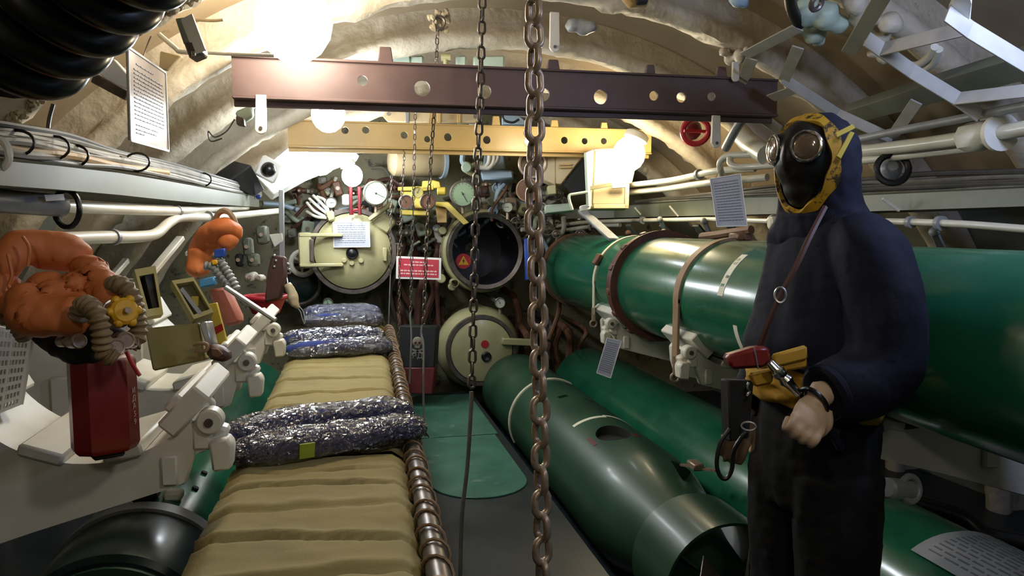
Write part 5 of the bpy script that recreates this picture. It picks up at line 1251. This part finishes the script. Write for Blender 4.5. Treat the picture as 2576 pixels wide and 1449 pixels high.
q = at(1750, 330, 4.2); mb = MB(); mb.torus(q, .07, .016, (-.4, -1, -.2), 24, 8); mb.bar(q - Xv * .07, q + Xv * .07, .02, .015); mb.out('wheel', M['red'], rv)
mb = MB(); mb.ball(q + Vector((.02, .1, .02)), .06, (1, 1, 1), 12); mb.out('valve_body', M['dark_red'], rv)
pipe('grey elbow pipe under the end of the dark beam', [(1870, 296, 3.5), (1848, 330, 3.6), (1826, 372, 3.75)], .022, M['pipe_grey'])
pipe('fat pale pipe stub behind the grey elbow pipe', [(1858, 330, 3.9), (1885, 360, 3.8), (1930, 390, 3.6)], .05, M['pipe'])
for (x, y, d, lb) in ((1950, 562, 3.8, 'pale pipe union under the hanging notice beside the mannequin chest'),):
    mb = MB(); mb.cyl(at(x - 16, y, d), at(x + 14, y, d), .035, 16, bev=.01); tag(mb.out('pipe_union', M['pipe']), lb, 'fitting')
# dark spring hanger and brackets along the top of the upper torpedo
for (x, y, d, lb) in ((1660, 556, 4.8, 'grey clip hanging from the pipe above the clamp ring'), (1770, 560, 4.4, 'grey clip hanging from the pipe beside the notice'), (1580, 590, 5.0, 'dark bracket above the narrow pale strap'), (2350, 588, 2.9, 'pale bent bracket between the pipe and the torpedo behind the mannequin shoulder')):
    mb = MB(); mb.bar(at(x, y - 6, d), at(x + 22, y + 44, d + .1), .03, .014, None, .003); mb.ball(at(x, y - 4, d), .02, (1, 1, 1), 10); tag(mb.out('pipe_hanger', M['pipe_grey'] if 'dark' not in lb else M['rust']), lb, 'bracket')
for k in range(6):
    x = 1410 + k * 85; d = 5.9 - k * .35
    mb = MB(); mb.bar(at(x, 566, d + .2), at(x + 40, 612, d + .3), .05, .02, None, .003); tag(mb.out('rib_bracket', M['grey_green']), 'grey green rib bracket above the upper torpedo, %s counted from the heavy chain' % ('first', 'second', 'third', 'fourth', 'fifth', 'sixth')[k], 'bracket', 'rib brackets above the torpedo')
mb = MB(); mb.cyl(at(2230, 1228, 2.15), at(2288, 1232, 2.2), .03, 16, bev=.006); mb.torus(at(2290, 1230, 2.18), .035, .01, (.2, -1, .2), 18, 8); tag(mb.out('shackle', M['pipe_grey']), 'grey ring shackle under the shaded cradle by the mannequin legs', 'shackle')
q0 = at(1770, 580, 4.1); 
mb = MB(); mb.tube([at(1765, 596, 4.0), at(1800, 592, 3.9), at(1850, 584, 3.75), at(1890, 578, 3.65)], .022, 8, 5); tag(mb.out('screw_tensioner', M['rust']), 'rusty strap tensioner on top of the upper torpedo', 'tensioner')

# ---------------- notices
LL = [(v, .1, .9) for v in [.10 + .055 * i for i in range(15)]]
notice('hanging white notice card beside the gas mask', [(1786, 450), (1863, 437), (1880, 568), (1804, 570)], [3.2, 3.15, 3.15, 3.2], .004, M['paper'], .003, LL, .018, 4, M['ink'])
mb = MB(); mb.tube([at(1800, 448, 3.2), at(1812, 425, 3.5), at(1818, 410, 3.8)], .002, 5, 3); tag(mb.out('hanging_wire', M['steel']), 'thin wire holding the notice beside the gas mask', 'wire')
notice('tilted white notice card hanging from the cradle over the low torpedoes', [(1527, 850), (1563, 858), (1536, 951), (1501, 938)], 3.75, .004, M['paper'], .003, LL, .018, 5, M['ink'])
mb = MB(); mb.tube([at(1546, 853, 3.75), at(1538, 842, 3.8), at(1524, 838, 3.95)], .002, 5, 3); tag(mb.out('hanging_wire', M['steel']), 'thin wire holding the tilted notice to the cradle', 'wire')
nl = notice('big framed notice hanging under the nearest rib beside the brightest lamp', [(322, 119), (416, 183), (424, 380), (328, 353)], [1.92, 2.28, 2.28, 1.92], .006, M['paper_warm'], .006,
    [(.12, .18, .62)] + [(v, .12, .9) for v in [.19 + .045 * i for i in range(13)]] + [(.80, .14, .72), (.85, .14, .66), (.89, .14, .34)], .013, 6, M['ink'])
mb = MB(); mb.tube([at(360, 145, 2.05), at(372, 110, 2.15), at(380, 92, 2.2)], .002, 5, 3); tag(mb.out('hanging_wire', M['steel']), 'thin wire holding the big framed notice to the rib', 'wire')
cs = thing('curled_sheet', 'pale curled information sheet lying on the low glossy torpedo', 'notice', (CXX, 1.7, CZ + TR))
mb = MB(); rs = []
for k in range(13):
    a = D(-34 + 66 * k / 12); R0 = TR + .006 + .012 * abs(k / 12 - .5); e = Vector((math.sin(a), 0, math.cos(a))); c0 = Vector((CXX, 0, CZ))
    rs.append([c0 + e * R0 + Yv * 1.48, c0 + e * R0 + Yv * 1.90, c0 + e * (R0 + .002) + Yv * 1.90, c0 + e * (R0 + .002) + Yv * 1.48])
mb.rings(rs); mb.out('sheet', M['paper'], cs)
mb = MB(); rr = random.Random(2)
for i in range(14):
    a0 = -28 + i * 4.0; y = 1.86
    while y > 1.54:
        L = rr.uniform(.02, .05); a = D(a0); R0 = TR + .0088 + .012 * abs((a0 + 34) / 66 - .5)
        for q in (0,):
            e = Vector((math.sin(a), 0, math.cos(a))); e2 = Vector((math.sin(a + .02), 0, math.cos(a + .02))); c0 = Vector((CXX, 0, CZ))
            mb.prism([c0 + e * R0 + Yv * y, c0 + e * R0 + Yv * (y - L), c0 + e2 * R0 + Yv * (y - L), c0 + e2 * R0 + Yv * y], e * .0006)
        y -= L + .012
mb.out('print', M['ink'], cs)

# ================================================================== CEILING, RIGHT: FLAT BAR RACKS
def flatbars(label, strips, off, w_, mat='bar', th=.006):
    t = thing('flat_bar_rack', label, 'rack', on_hull(*strips[0][0], off))
    for st in strips:
        P = [on_hull(x, y, off) for x, y in st]
        for i in range(len(P) - 1):
            mb = MB(); dd = (P[i + 1] - P[i]).normalized(); e = dd * (w_ * .15); mid = (P[i] + P[i + 1]) / 2; rad = (mid - Vector((HX, mid.y, 0))).normalized(); vw = (mid - CAM).normalized()
            up = max((rad, dd.cross(rad)), key=lambda q: (q - dd * q.dot(dd)).normalized().cross(vw).length if (q - dd * q.dot(dd)).length > .2 else 0)
            mb.bar(P[i] - e, P[i + 1] + e, th, w_, up, .001); mb.out('bar', M[mat], t)
    return t
flatbars('white flat bar rack frame on the ceiling at the dark beam end', [[(2004, 72), (1876, 138)], [(1890, 150), (1878, 182), (1842, 245), (1959, 326)], [(1880, 268), (1992, 228)]], .16, .05)
flatbars('white flat bar rack frame on the ceiling straight above the hood', [[(2007, 121), (1973, 200), (2107, 286), (2242, 348), (2304, 258)]], .20, .045)
flatbars('white flat bar rack frame on the ceiling between the hood and the blue glow', [[(2221, -10), (2137, 130)], [(2183, 100), (2294, 179), (2408, 248), (2462, 288)], [(2408, 248), (2600, 226)], [(2218, 124), (2428, 72)]], .30, .05)
flatbars('white flat bar with flared foot in the blue glow', [[(2387, 35), (2440, 75), (2600, 172)]], .36, .05)
mb = MB(); P = [on_hull(x, y, .34) for x, y in ((2412, -30), (2384, 34), (2440, 60), (2444, 10), (2436, -30))]; mb.prism(P, Vector((.02, .02, .03)), .003); tag(mb.out('flared_bracket', M['white_clean']), 'white flared bracket in the blue glow near the frame corner', 'bracket')
mb = MB(); P = [on_hull(x, y, .10) for x, y in ((2125, 280), (2330, 215), (2600, 130), (2600, 200), (2340, 262), (2130, 318))]; mb.prism(P, Vector((.03, .03, .04)), .006); tag(mb.out('ceiling_plank', M['grey_green']), 'pale plank on the ceiling behind the flat bar racks', 'plank')
pipe('pair of white curved ceiling pipes, the upper one, among the flat bars', [tuple((x, y, hdepth(x, y, .12))) for x, y in ((2255, 150), (2300, 165), (2335, 145), (2352, 118))], .014, M['white'])
pipe('pair of white curved ceiling pipes, the lower one, among the flat bars', [tuple((x, y, hdepth(x, y, .12))) for x, y in ((2262, 166), (2306, 180), (2346, 160), (2362, 124))], .014, M['white'])
# lumpy ceiling fittings
def lumps(name, label, cat, blobs, off, mat, seed, extra=None):
    mb = MB(); t = thing(name, label, cat, on_hull(blobs[0][0], blobs[0][1], off))
    for (x, y, r) in blobs: q = on_hull(x, y, off); mb.ball(q, r * dpt(q) / FPX, (1, 1, 1), 12)
    place(fuse(mb, 'casting', .012, 3, fuzz(seed, .008, 14, .004, 40)), 'casting', mat, t); return t
lumps('ceiling_fitting', 'big lagged pale green fitting on the ceiling above the hood', 'fitting', [(2030, 30, 36), (2075, 40, 38), (2050, 80, 30), (2110, 60, 24), (2060, 105, 18), (2020, 66, 22)], .10, M['pale_green'], 1)
lumps('ceiling_fitting', 'white lagged lump on the ceiling lit by the blue glow', 'fitting', [(2170, 40, 34), (2210, 90, 28), (2240, 60, 30), (2150, 10, 30)], .06, M['rib'], 2)
lumps('ceiling_fitting', 'grey lagged lump on the ceiling behind the dark beam lug', 'fitting', [(1440, 65, 18), (1465, 70, 22), (1490, 68, 14)], .06, M['pipe_grey'], 3)
lumps('ceiling_fitting', 'pale dome fitting at the top frame edge beyond the heavy chain', 'fitting', [(1858, -6, 24), (1870, 4, 16)], .12, M['pale_blue'], 4)
q = at(2000, -10, hdepth(2000, 0, .14)); mb = MB(); mb.tube([at(x, y, hdepth(x, y, .14)) for x, y in ((1985, -20), (1990, 15), (2002, 45), (2012, 62))], .022, 10, 6); tag(mb.out('hose', M['black']), 'black hose stub beside the big lagged ceiling fitting', 'hose')
mb = MB(); q = on_hull(2054, 8, .2); mb.torus(q, .022, .009, (0.3, -1, -.6), 18, 8); tag(mb.out('pipe_mouth', M['steel_dark']), 'dark open pipe mouth on the big lagged ceiling fitting', 'pipe')
mb = MB(); slab(mb, [(1566, -14), (1640, -14), (1632, 8), (1588, 12)], 2.6, .05, .006); tag(mb.out('yellow_bracket', M['tan_beam']), 'yellowish bracket at the top frame edge above the dark beam', 'bracket')
mb = MB(); slab(mb, [(1600, -10), (1634, -10), (1630, 5), (1604, 6)], 2.58, .03, .003); tag(mb.out('dark_clip', M['black_matt']), 'dark clip set in the yellowish bracket at the top frame edge', 'clip')

# ================================================================== CEILING, LEFT: BELLOWS AND BRACKETS
bl = thing('rubber_bellows', 'black corrugated rubber trunk hanging in the upper corner', 'bellows', at(60, 60, .95))
a, b_ = at(0, 92, 1.12), at(470, -360, .95); ax = (b_ - a); L = ax.length; n_ = 7; prof = []
for k in range(n_ * 14 + 1):
    f = k / (n_ * 14); prof.append((.084 + .036 * (abs(math.sin(f * n_ * PI)) ** .7), f * L))
mb = MB(); mb.lathe(prof, a, ax, 56, None, False); mb.out('folds', M['bellows'], bl, 70)
mb = MB(); mb.lathe([(.04, 0), (.085, 0), (.085, .03), (.04, .03)], a - ax.normalized() * .03, ax, 30); mb.out('end_collar', M['black_matt'], bl)
mb = MB(); mb.ball(at(-12, 150, 1.1), .03, (1.2, 1, .8), 14); tag(mb.out('red_hand_lamp', M['red']), 'small red rounded lamp half seen behind the black rubber trunk', 'lamp')
mb = MB(); q = slab(mb, [(244, 178), (282, 145), (322, 188), (320, 224), (272, 208)], 2.35, .03, .003); o = tag(mb.out('angle_plate', M['white_clean']), 'bright white angle plate behind the hanging notice', 'plate')
mb = MB(); mb.bar(at(236, 196, 2.33), at(322, 242, 2.33), .02, .03, None, .003); mb.out('dark_edge', M['steel_dark'], o)
mb = MB(); slab(mb, [(402, 128), (456, 140), (418, 176), (400, 172)], 2.6, .02, .003); tag(mb.out('angle_plate', M['cabinet']), 'small cream angle plate above the hanging notice', 'plate')
hb = thing('hanger_bracket', 'grey flat hanger with a dark clamp block hanging under the nearest rib', 'bracket', at(480, 140, 2.3))
mb = MB(); slab(mb, [(440, 46), (470, 42), (492, 100), (462, 112)], 2.3, .02, .003); mb.out('strap_plate', M['grey_green'], hb)
mb = MB(); mb.bar(at(470, 42, 2.28), at(504, 132, 2.28), .006, .04, None); mb.out('edge_plate', M['white'], hb)
mb = MB(); slab(mb, [(460, 105), (492, 100), (510, 134), (476, 148)], 2.28, .05, .006); cbk = mb.out('clamp_block', M['steel_dark'], hb)
mb = MB(); mb.cyl(at(488, 140, 2.26), at(487, 130, 2.26), .006, 8); mb.out('bolt', M['chrome'], cbk)
mb = MB(); mb.tube([at(x, y, 2.55) for x, y in ((512, 132), (580, 136), (690, 140))], .006, 8, 3); tag(mb.out('hanger_rod', M['white']), 'thin white rod running from the hanger bracket toward the brightest lamp', 'rod')
mb = MB(); mb.tube([at(x, y, 2.5) for x, y in ((470, 48), (530, 52), (562, 50))], .005, 8, 3); tag(mb.out('hanger_rod', M['cabinet']), 'thin cream rod above the hanger bracket by the nearest rib', 'rod')
mb = MB(); mb.tube([at(x, y, 2.45) for x, y in ((400, 86), (440, 120), (456, 130), (520, 132))], .008, 8, 4); tag(mb.out('hanger_rod', M['white']), 'bent white rod behind the hanging notice top edge', 'rod')
wc = thing('wall_clip', 'pale green torn clip with dangling wire on the second rib', 'clip', at(615, 300, 3.2))
mb = MB(); slab(mb, [(590, 280), (632, 262), (636, 292), (600, 316)], 3.3, .03, .008); mb.out('clip_plate', M['pale_green'], wc)
mb = MB(); slab(mb, [(592, 290), (612, 296), (614, 318), (594, 314)], 3.25, .03, .006); mb.out('clip_block', M['steel_dark'], wc)
mb = MB(); mb.tube([at(x, y, 3.25) for x, y in ((590, 300), (570, 330), (540, 345), (524, 330), (530, 355), (560, 348))], .003, 5, 6); mb.out('wire', M['dark_cable'], wc)
mb = MB(); mb.tube([at(x, y, 2.3) for x, y in ((134, 262), (124, 300), (118, 350))], .006, 6, 4); tag(mb.out('cable_drop', M['black']), 'short black cable dropping from the nearest rib to the tray', 'cable')

lumps('lagging_lump', 'crumbled pale lagging on the rib just past the warm lamp', 'lagging', [(1640, 440, 16), (1655, 455, 14), (1625, 425, 12), (1672, 466, 12)], -.04, M['rib'], 8)
lumps('lagging_lump', 'crumbled lagging at the rib foot above the dark beam end', 'lagging', [(1838, 148, 16), (1862, 140, 18), (1880, 128, 12), (1820, 132, 12)], .02, M['rib'], 9)
lumps('lagging_lump', 'mottled lagging lump between the flat bars and the pale plank', 'lagging', [(2205, 118, 14), (2225, 145, 16), (2190, 135, 12)], .02, M['rib'], 10)
hp2 = thing('hose', 'black hose sagging along the wall under the shaded cradle', 'hose', at(2300, 1300, 2.6))
mb = MB(); mb.tube([at(x, y, d) for x, y, d in ((2190, 1225, 2.75), (2300, 1262, 2.7), (2420, 1300, 2.65), (2480, 1345, 2.6), (2600, 1370, 2.5))], .03, 10, 6); mb.out('hose_tube', M['black'], hp2)
# ================================================================== MASKED MANNEQUIN BESIDE THE UPPER TORPEDO
MB0 = at(2062, 750, 2.07); MB0.z = 0.0
mF = Vector((-0.985, -0.174, 0)).normalized(); mL = Vector((0.174, -0.985, 0)).normalized()
def b(f, l, z): return MB0 + mF * f + mL * l + Z * z
mn = thing('mannequin', 'mannequin in navy jacket, black gas mask and yellow trimmed hood, standing by the torpedo', 'mannequin', MB0)
def ellring(fc, lc, z, hf, hl, n=28, tilt=0.0, p=2.3):
    r = []
    for k in range(n):
        t = 2 * PI * k / n; c_, s_ = math.cos(t), math.sin(t)
        x = math.copysign(abs(c_) ** (2 / p), c_) * hf; y = math.copysign(abs(s_) ** (2 / p), s_) * hl
        r.append(b(fc + x, lc + y, z + tilt * x))
    return r
def limb(mb, P, R, seg=16, smooth=6):
    n = len(P)
    def rf(f): k = min(f * (n - 1), n - 1.0001); i = int(k); return R[i] * (1 - (k - i)) + R[i + 1] * (k - i)
    mb.tube([b(*q) for q in P], rf, seg, smooth); return mb

# ---- body (bare plastic figure under the clothes, its hands showing)
mb = MB()
mb.rings([ellring(fc, 0, z, hf, hl) for fc, z, hf, hl in ((.0, .84, .08, .12), (.0, .95, .09, .135), (.0, 1.08, .09, .14), (.005, 1.25, .10, .155), (.0, 1.40, .105, .165), (-.01, 1.48, .08, .15), (-.01, 1.53, .05, .07))])
limb(mb, [(-.01, 0, 1.46), (.005, 0, 1.60)], [.055, .05])
mb.ball(b(.02, 0, 1.68), .11, (.85, .72, 1.08), 20, Matrix((mF, mL, Z)).transposed())
for s in (1, -1):
    limb(mb, [(.0, s * .09, .88), (.01, s * .095, .48), (-.01, s * .095, .09)], [.068, .05, .038])
    limb(mb, [(-.01, s * .095, .06), (.06, s * .10, .045), (.15, s * .105, .035)], [.045, .045, .035])
LW, RW = (.195, .205, 1.090), (.090, -.195, .945)
limb(mb, [(.0, .15, 1.45), (.02, .20, 1.18), LW], [.055, .042, .029])
limb(mb, [(-.06, -.14, 1.45), (-.07, -.20, 1.18), RW], [.055, .042, .029])
def V3(f, l, z): return mF * f + mL * l + Z * z
def hand(W, k, n, curl, thumb_side, grip):
    """palm with four curled fingers and a thumb; k wrist-to-knuckle, n back of the hand"""
    W = b(*W); k = V3(*k).normalized(); n = V3(*n); n = (n - k * n.dot(k)).normalized(); r = k.cross(n).normalized() * thumb_side
    Rm = Matrix((k, n, r)).transposed()
    mb.ball(W + k * .048, .05, (1.0, .40, .84), 16, Rm); mb.tube([W - k * .03, W + k * .03], .027, 14)
    for i in range(4):
        Lf = (.95, 1.05, 1.0, .82)[i]; B = W + k * .080 + r * (-.033 + .0222 * i)
        if grip: P = [B - k * .03, B, B + k * .026 * Lf - n * .006, B + k * .030 * Lf - n * .030, B + k * .004 - n * .046, B - k * .018 - n * .042]
        else: P = [B - k * .03, B, B + k * .034 * Lf - n * .008 * curl, B + k * .055 * Lf - n * .026 * curl, B + k * .062 * Lf - n * .046 * curl]
        mb.tube(P, lambda f: .0100 - .0018 * f, 10, 4)
        mb.ball(B, .0122, (1, 1, 1), 8)
    T = W + k * .022 - r * .030
    P = [T, T + k * .028 - r * .016 - n * .008, T + k * .055 - r * .010 - n * .026, T + k * .070 + r * .008 - n * .034] if grip else [T, T + k * .03 - r * .022 - n * .01, T + k * .058 - r * .026 - n * .022, T + k * .078 - r * .022 - n * .03]
    mb.tube(P, lambda f: .0135 - .0035 * f, 10, 4)
    return W, k, n, r
hl_ = hand(LW, (.66, .28, -.70), (.22, .82, .52), 1, 1, True)
hr_ = hand(RW, (.35, .1, -.94), (.35, .6, .2), 1.3, 1, False)
bd = place(fuse(mb, 'body', .0052, 2), 'body', M['skin'], mn)

# ---- trousers
def folds(seed, a1, sx, sz, a2=.003):
    def f(c, n):
        q = c - MB0; v = Vector((q.x * sx, q.y * sx, q.z * sz)) + Vector((seed, 0, seed)); k = 1 - 2 * abs(noise.noise(v)); k2 = noise.noise(v * 2.1 + Vector((5, 5, 5)))
        return c + n * (a1 * k + a1 * .5 * k2 + a2 * noise.noise(c * 40))
    return f
mb = MB()
mb.rings([ellring(fc, 0, z, hf, hl) for fc, z, hf, hl in ((.0, .74, .115, .158), (-.002, .86, .128, .164), (-.005, .96, .128, .164), (-.008, 1.03, .120, .155), (-.008, 1.06, .10, .14))])
for s in (1, -1):
    mb.rings([ellring(fc, s * lc, z, hf, hl) for fc, lc, z, hf, hl in ((.0, .085, .84, .120, .090), (.002, .09, .66, .110, .090), (.0, .092, .45, .102, .086), (.0, .095, .22, .098, .084), (.0, .10, .09, .10, .086), (.0, .10, .05, .104, .088))])
place(fuse(mb, 'trousers', .010, 5, folds(3, .012, 11, 3.0)), 'trousers', M['trousers'], mn)
for s in (1, -1):
    mb = MB(); limb(mb, [(-.04, s * .108, .045), (.05, s * .112, .045), (.17, s * .118, .035)], [.055, .055, .042]); mb.box(b(.06, s * .112, .010), (.26, .10, .02), Matrix((mF, mL, Z)).transposed(), .008)
    mb.out('boot', M['black'], mn)
# ---- yellow waist cloth under the jacket
mb = MB(); mb.rings([ellring(fc, .0, z, hf, hl, 30, .22) for fc, z, hf, hl in ((.008, 1.00, .140, .176), (.012, 1.035, .152, .184), (.014, 1.08, .154, .182), (.01, 1.15, .144, .17))])
place(fuse(mb, 'waist_cloth', .010, 3, folds(9, .007, 10, 30)), 'waist_cloth', M['yellow_cloth'], mn)
# ---- jacket, sleeves in one piece
mb = MB()
mb.rings([ellring(fc, 0, z, hf, hl, 32, t) for fc, z, hf, hl, t in ((.025, 1.10, .158, .172, .26), (.02, 1.16, .162, .178, .24), (.002, 1.24, .148, .175, .16), (.0, 1.33, .128, .17, .08), (-.004, 1.42, .106, .165, .0), (-.008, 1.485, .09, .155, .0), (-.010, 1.535, .076, .12, .0), (-.005, 1.58, .066, .08, 0))])
limb(mb, [(-.01, .11, 1.480), (.005, .165, 1.43), (.005, .215, 1.30), (.008, .225, 1.185), (.06, .22, 1.125), (.125, .21, 1.105), (.168, .208, 1.098)], [.075, .090, .088, .092, .086, .076, .066], 18)
limb(mb, [(-.06, -.10, 1.480), (-.08, -.14, 1.43), (-.09, -.18, 1.30), (-.07, -.20, 1.18), (.0, -.20, 1.07), (.075, -.195, .965)], [.075, .085, .082, .08, .07, .052], 18)
place(fuse(mb, 'jacket', .0095, 3, folds(1, .010, 8, 3.2, .0015)), 'jacket', M['jacket'], mn)
# hem roll and pocket-like crease
mb = MB(); hem = ellring(.025, 0, 1.105, .162, .178, 40, .26); mb.tube(hem, .011, 8, 1, True); mb.out('jacket_hem', M['jacket'], mn)
cuff = b(.170, .208, 1.097); mb = MB(); mb.torus(cuff, .062, .013, V3(.86, .0, -.25), 26, 8); mb.out('cuff', M['jacket'], mn)

# ---- hood
hy = math.radians(7); hF = mF * math.cos(hy) + mL * math.sin(hy); hL = mL * math.cos(hy) - mF * math.sin(hy); HC = b(.018, 0, 1.672); HR = Matrix((hF, hL, Z)).transposed()
def h(f, l, z): return HC + hF * f + hL * l + Z * z
mb = MB()
mb.ball(h(.005, 0, .005), .116, (1.0, .90, 1.06), 26, HR)
R_ = []
for z, hf, hl, fc in ((-.25, .085, .175, -.03), (-.20, .11, .17, -.03), (-.16, .11, .135, -.025), (-.12, .105, .112, -.015), (-.07, .108, .106, -.005), (-.02, .112, .106, .0), (.03, .108, .10, .0)):
    R_.append([h(fc * .9 + .93 * math.cos(2 * PI * k / 26) * hf, math.sin(2 * PI * k / 26) * hl, z) for k in range(26)])
mb.rings(R_)
hf_ = folds(6, .005, 12, 9)
def hood_cut(c, n):
    c = hf_(c, n); q = c - HC; f_ = q.dot(hF); lim = .052 + .10 * abs(q.z + .01)
    if q.z > -.135 and f_ > lim: c = c - hF * (f_ - lim)
    return c
place(fuse(mb, 'hood', .008, 6, hood_cut), 'hood', M['jacket'], mn)
# ---- gas mask
mb = MB()
mb.ball(h(.042, 0, .008), .1, (.92, .84, 1.05), 22, HR); mb.ball(h(.066, 0, -.065), .05, (.9, 1.0, 1.1), 16, HR); mb.ball(h(.05, 0, -.10), .042, (1, 1.1, .8), 14, HR)
mb.ball(h(.125, 0, .01), .022, (.8, .8, 2.0), 12, HR)
for s in (1, -1):
    n_ = (hF * math.cos(.46) + hL * (s * math.sin(.46))).normalized(); c_ = h(.104, s * .047, .030); mb.cyl(c_ - n_ * .03, c_ + n_ * .012, .041, 20)
mk = place(fuse(mb, 'gas_mask', .006, 4), 'gas_mask', M['black'], mn)
for s in (1, -1):
    n_ = (hF * math.cos(.46) + hL * (s * math.sin(.46))).normalized(); c_ = h(.104, s * .047, .030) + n_ * .014
    m2 = MB(); m2.torus(c_, .037, .0045, n_, 36, 8); m2.out('eyepiece_ring', M['chrome'], mk)
    m2 = MB(); m2.lathe([(.036, -.004), (.030, .003), (.018, .007), (.004, .0085)], c_, n_, 28); m2.out('eyepiece', M['glass_lens'], mk)
# ---- mottled yellow rubber rim of the face opening
mb = MB(); half = [(.066, .0, .108), (.062, .050, .098), (.058, .080, .064), (.054, .094, .008), (.056, .088, -.050), (.064, .066, -.095), (.070, .036, -.128), (.072, .0, -.140)]
loop = [h(*q) for q in half] + [h(f, -l, z) for f, l, z in reversed(half[1:-1])]
lp_ = smoothpath(loop + [loop[0]], 5)[:-1]; R_ = []
for i, q in enumerate(lp_):
    t = (lp_[(i + 1) % len(lp_)] - lp_[i - 1]).normalized(); o_ = (q - h(-.02, 0, -.02)).normalized(); s_ = t.cross(o_).normalized(); wv = .014 + .004 * math.sin(i * .7)
    R_.append([q + s_ * wv - o_ * .006, q + s_ * wv + o_ * .006, q - s_ * wv + o_ * .008, q - s_ * wv - o_ * .006])
mb.rings(R_, True); mb.out('hood_rim', M['hood_yellow'], mn, 50)
# ---- yellow tabs behind the head
for px in ([(2102, 333), (2146, 312), (2152, 322), (2106, 346)], [(2140, 330), (2150, 334), (2116, 400), (2104, 392)]):
    mb = MB(); slab(mb, px, 1.885, .006, .001); mb.out('yellow_tab', M['yellow_pipe'], mn)
# ---- straps, pouches, hand tool
def onbody(x, y, d): return at(x, y, d)
mb = MB(); P = [(2075, 522, 1.93), (2040, 590, 1.865), (2005, 665, 1.835), (1962, 745, 1.835), (1930, 820, 1.845), (1905, 890, 1.87)]
mb.tube([at(*q) for q in P], .0075, 6, 6); mb.out('shoulder_strap', M['brown'], mn)
mb = MB(); mb.torus(at(1963, 742, 1.825), .013, .003, (at(1963, 742, 1.8) - CAM), 14, 5, 1, 1.4); mb.out('strap_buckle', M['alu'], mn)
rp = MB(); slab(rp, [(1828, 895), (1905, 872), (1936, 872), (1942, 905), (1925, 926), (1840, 930)], 1.83, .05, .008); rpo = rp.out('red_pouch', M['red_can'], mn)
mb = MB(); mb.bar(at(1897, 874, 1.825), at(1907, 928, 1.825), .003, .003); mb.out('pouch_zip', M['alu'], rpo)
mb = MB(); slab(mb, [(1944, 893), (2032, 868), (2034, 905), (1948, 926)], 1.84, .02, .006); mb.out('waist_cloth_fold', M['yellow_cloth'], mn)
mb = MB(); slab(mb, [(1946, 915), (2030, 893), (2034, 925), (1952, 940)], 1.85, .02, .006); mb.out('waist_cloth_fold', M['yellow_cloth'], mn)
mb = MB(); slab(mb, [(1882, 940), (1950, 925), (1945, 965), (1900, 975)], 1.87, .02, .006); mb.out('waist_cloth_fold', M['yellow_cloth'], mn)
bb = MB(); slab(bb, [(1832, 956), (1898, 958), (1886, 1102), (1837, 1112)], [1.86, 1.88, 1.88, 1.86], .04, .004); bbo = bb.out('black_bag', M['black_matt'], mn)
mb = MB(); mb.tube([at(x, y, 1.85) for x, y in ((1884, 962), (1880, 975), (1886, 985), (1878, 996))], .004, 6, 4); mb.out('snap_hook', M['chrome'], bbo)
mb = MB(); mb.torus(at(1883, 1072, 1.85), .014, .003, (at(1883, 1072, 1) - CAM), 14, 5, 1.2, .7); mb.out('ring_buckle', M['alu'], bbo)
mb = MB(); mb.tube([at(x, y, 1.84) for x, y in ((1836, 1078), (1812, 1115), (1803, 1165), (1812, 1198), (1828, 1203), (1841, 1180), (1846, 1135), (1866, 1100), (1878, 1088))], .0055, 8, 6); mb.out('strap_loop', M['black'], bbo)
c0, c1_ = at(1988, 968, 1.83), at(1934, 909, 1.83); ax = c1_ - c0; L_ = ax.length
mb = MB(); mb.lathe([(.010, -.03), (.012, 0), (.018, L_ * .2), (.013, L_ * .35), (.017, L_ * .45), (.017, L_ * .6), (.012, L_ * .68), (.011, L_ * .95), (.008, L_)], c0, ax, 16); mb.out('metal_nozzle', M['chrome'], mn)
mb = MB(); W = b(*LW); mb.torus(W + V3(.86, 0, -.5) * .016, .036, .006, V3(.86, .05, -.5), 22, 8); mb.out('wrist_strap', M['black'], mn)
mb = MB()
for P in ([(2020, 1022, 1.80), (2050, 1060, 1.82), (2090, 1085, 1.83), (2116, 1128, 1.84)], [(2040, 1010, 1.81), (2052, 1075, 1.83), (2066, 1078, 1.84), (2108, 1090, 1.84)]): mb.tube([at(*q) for q in P], .011, 8, 5)
mb.out('hanging_strap', M['jacket'], mn)
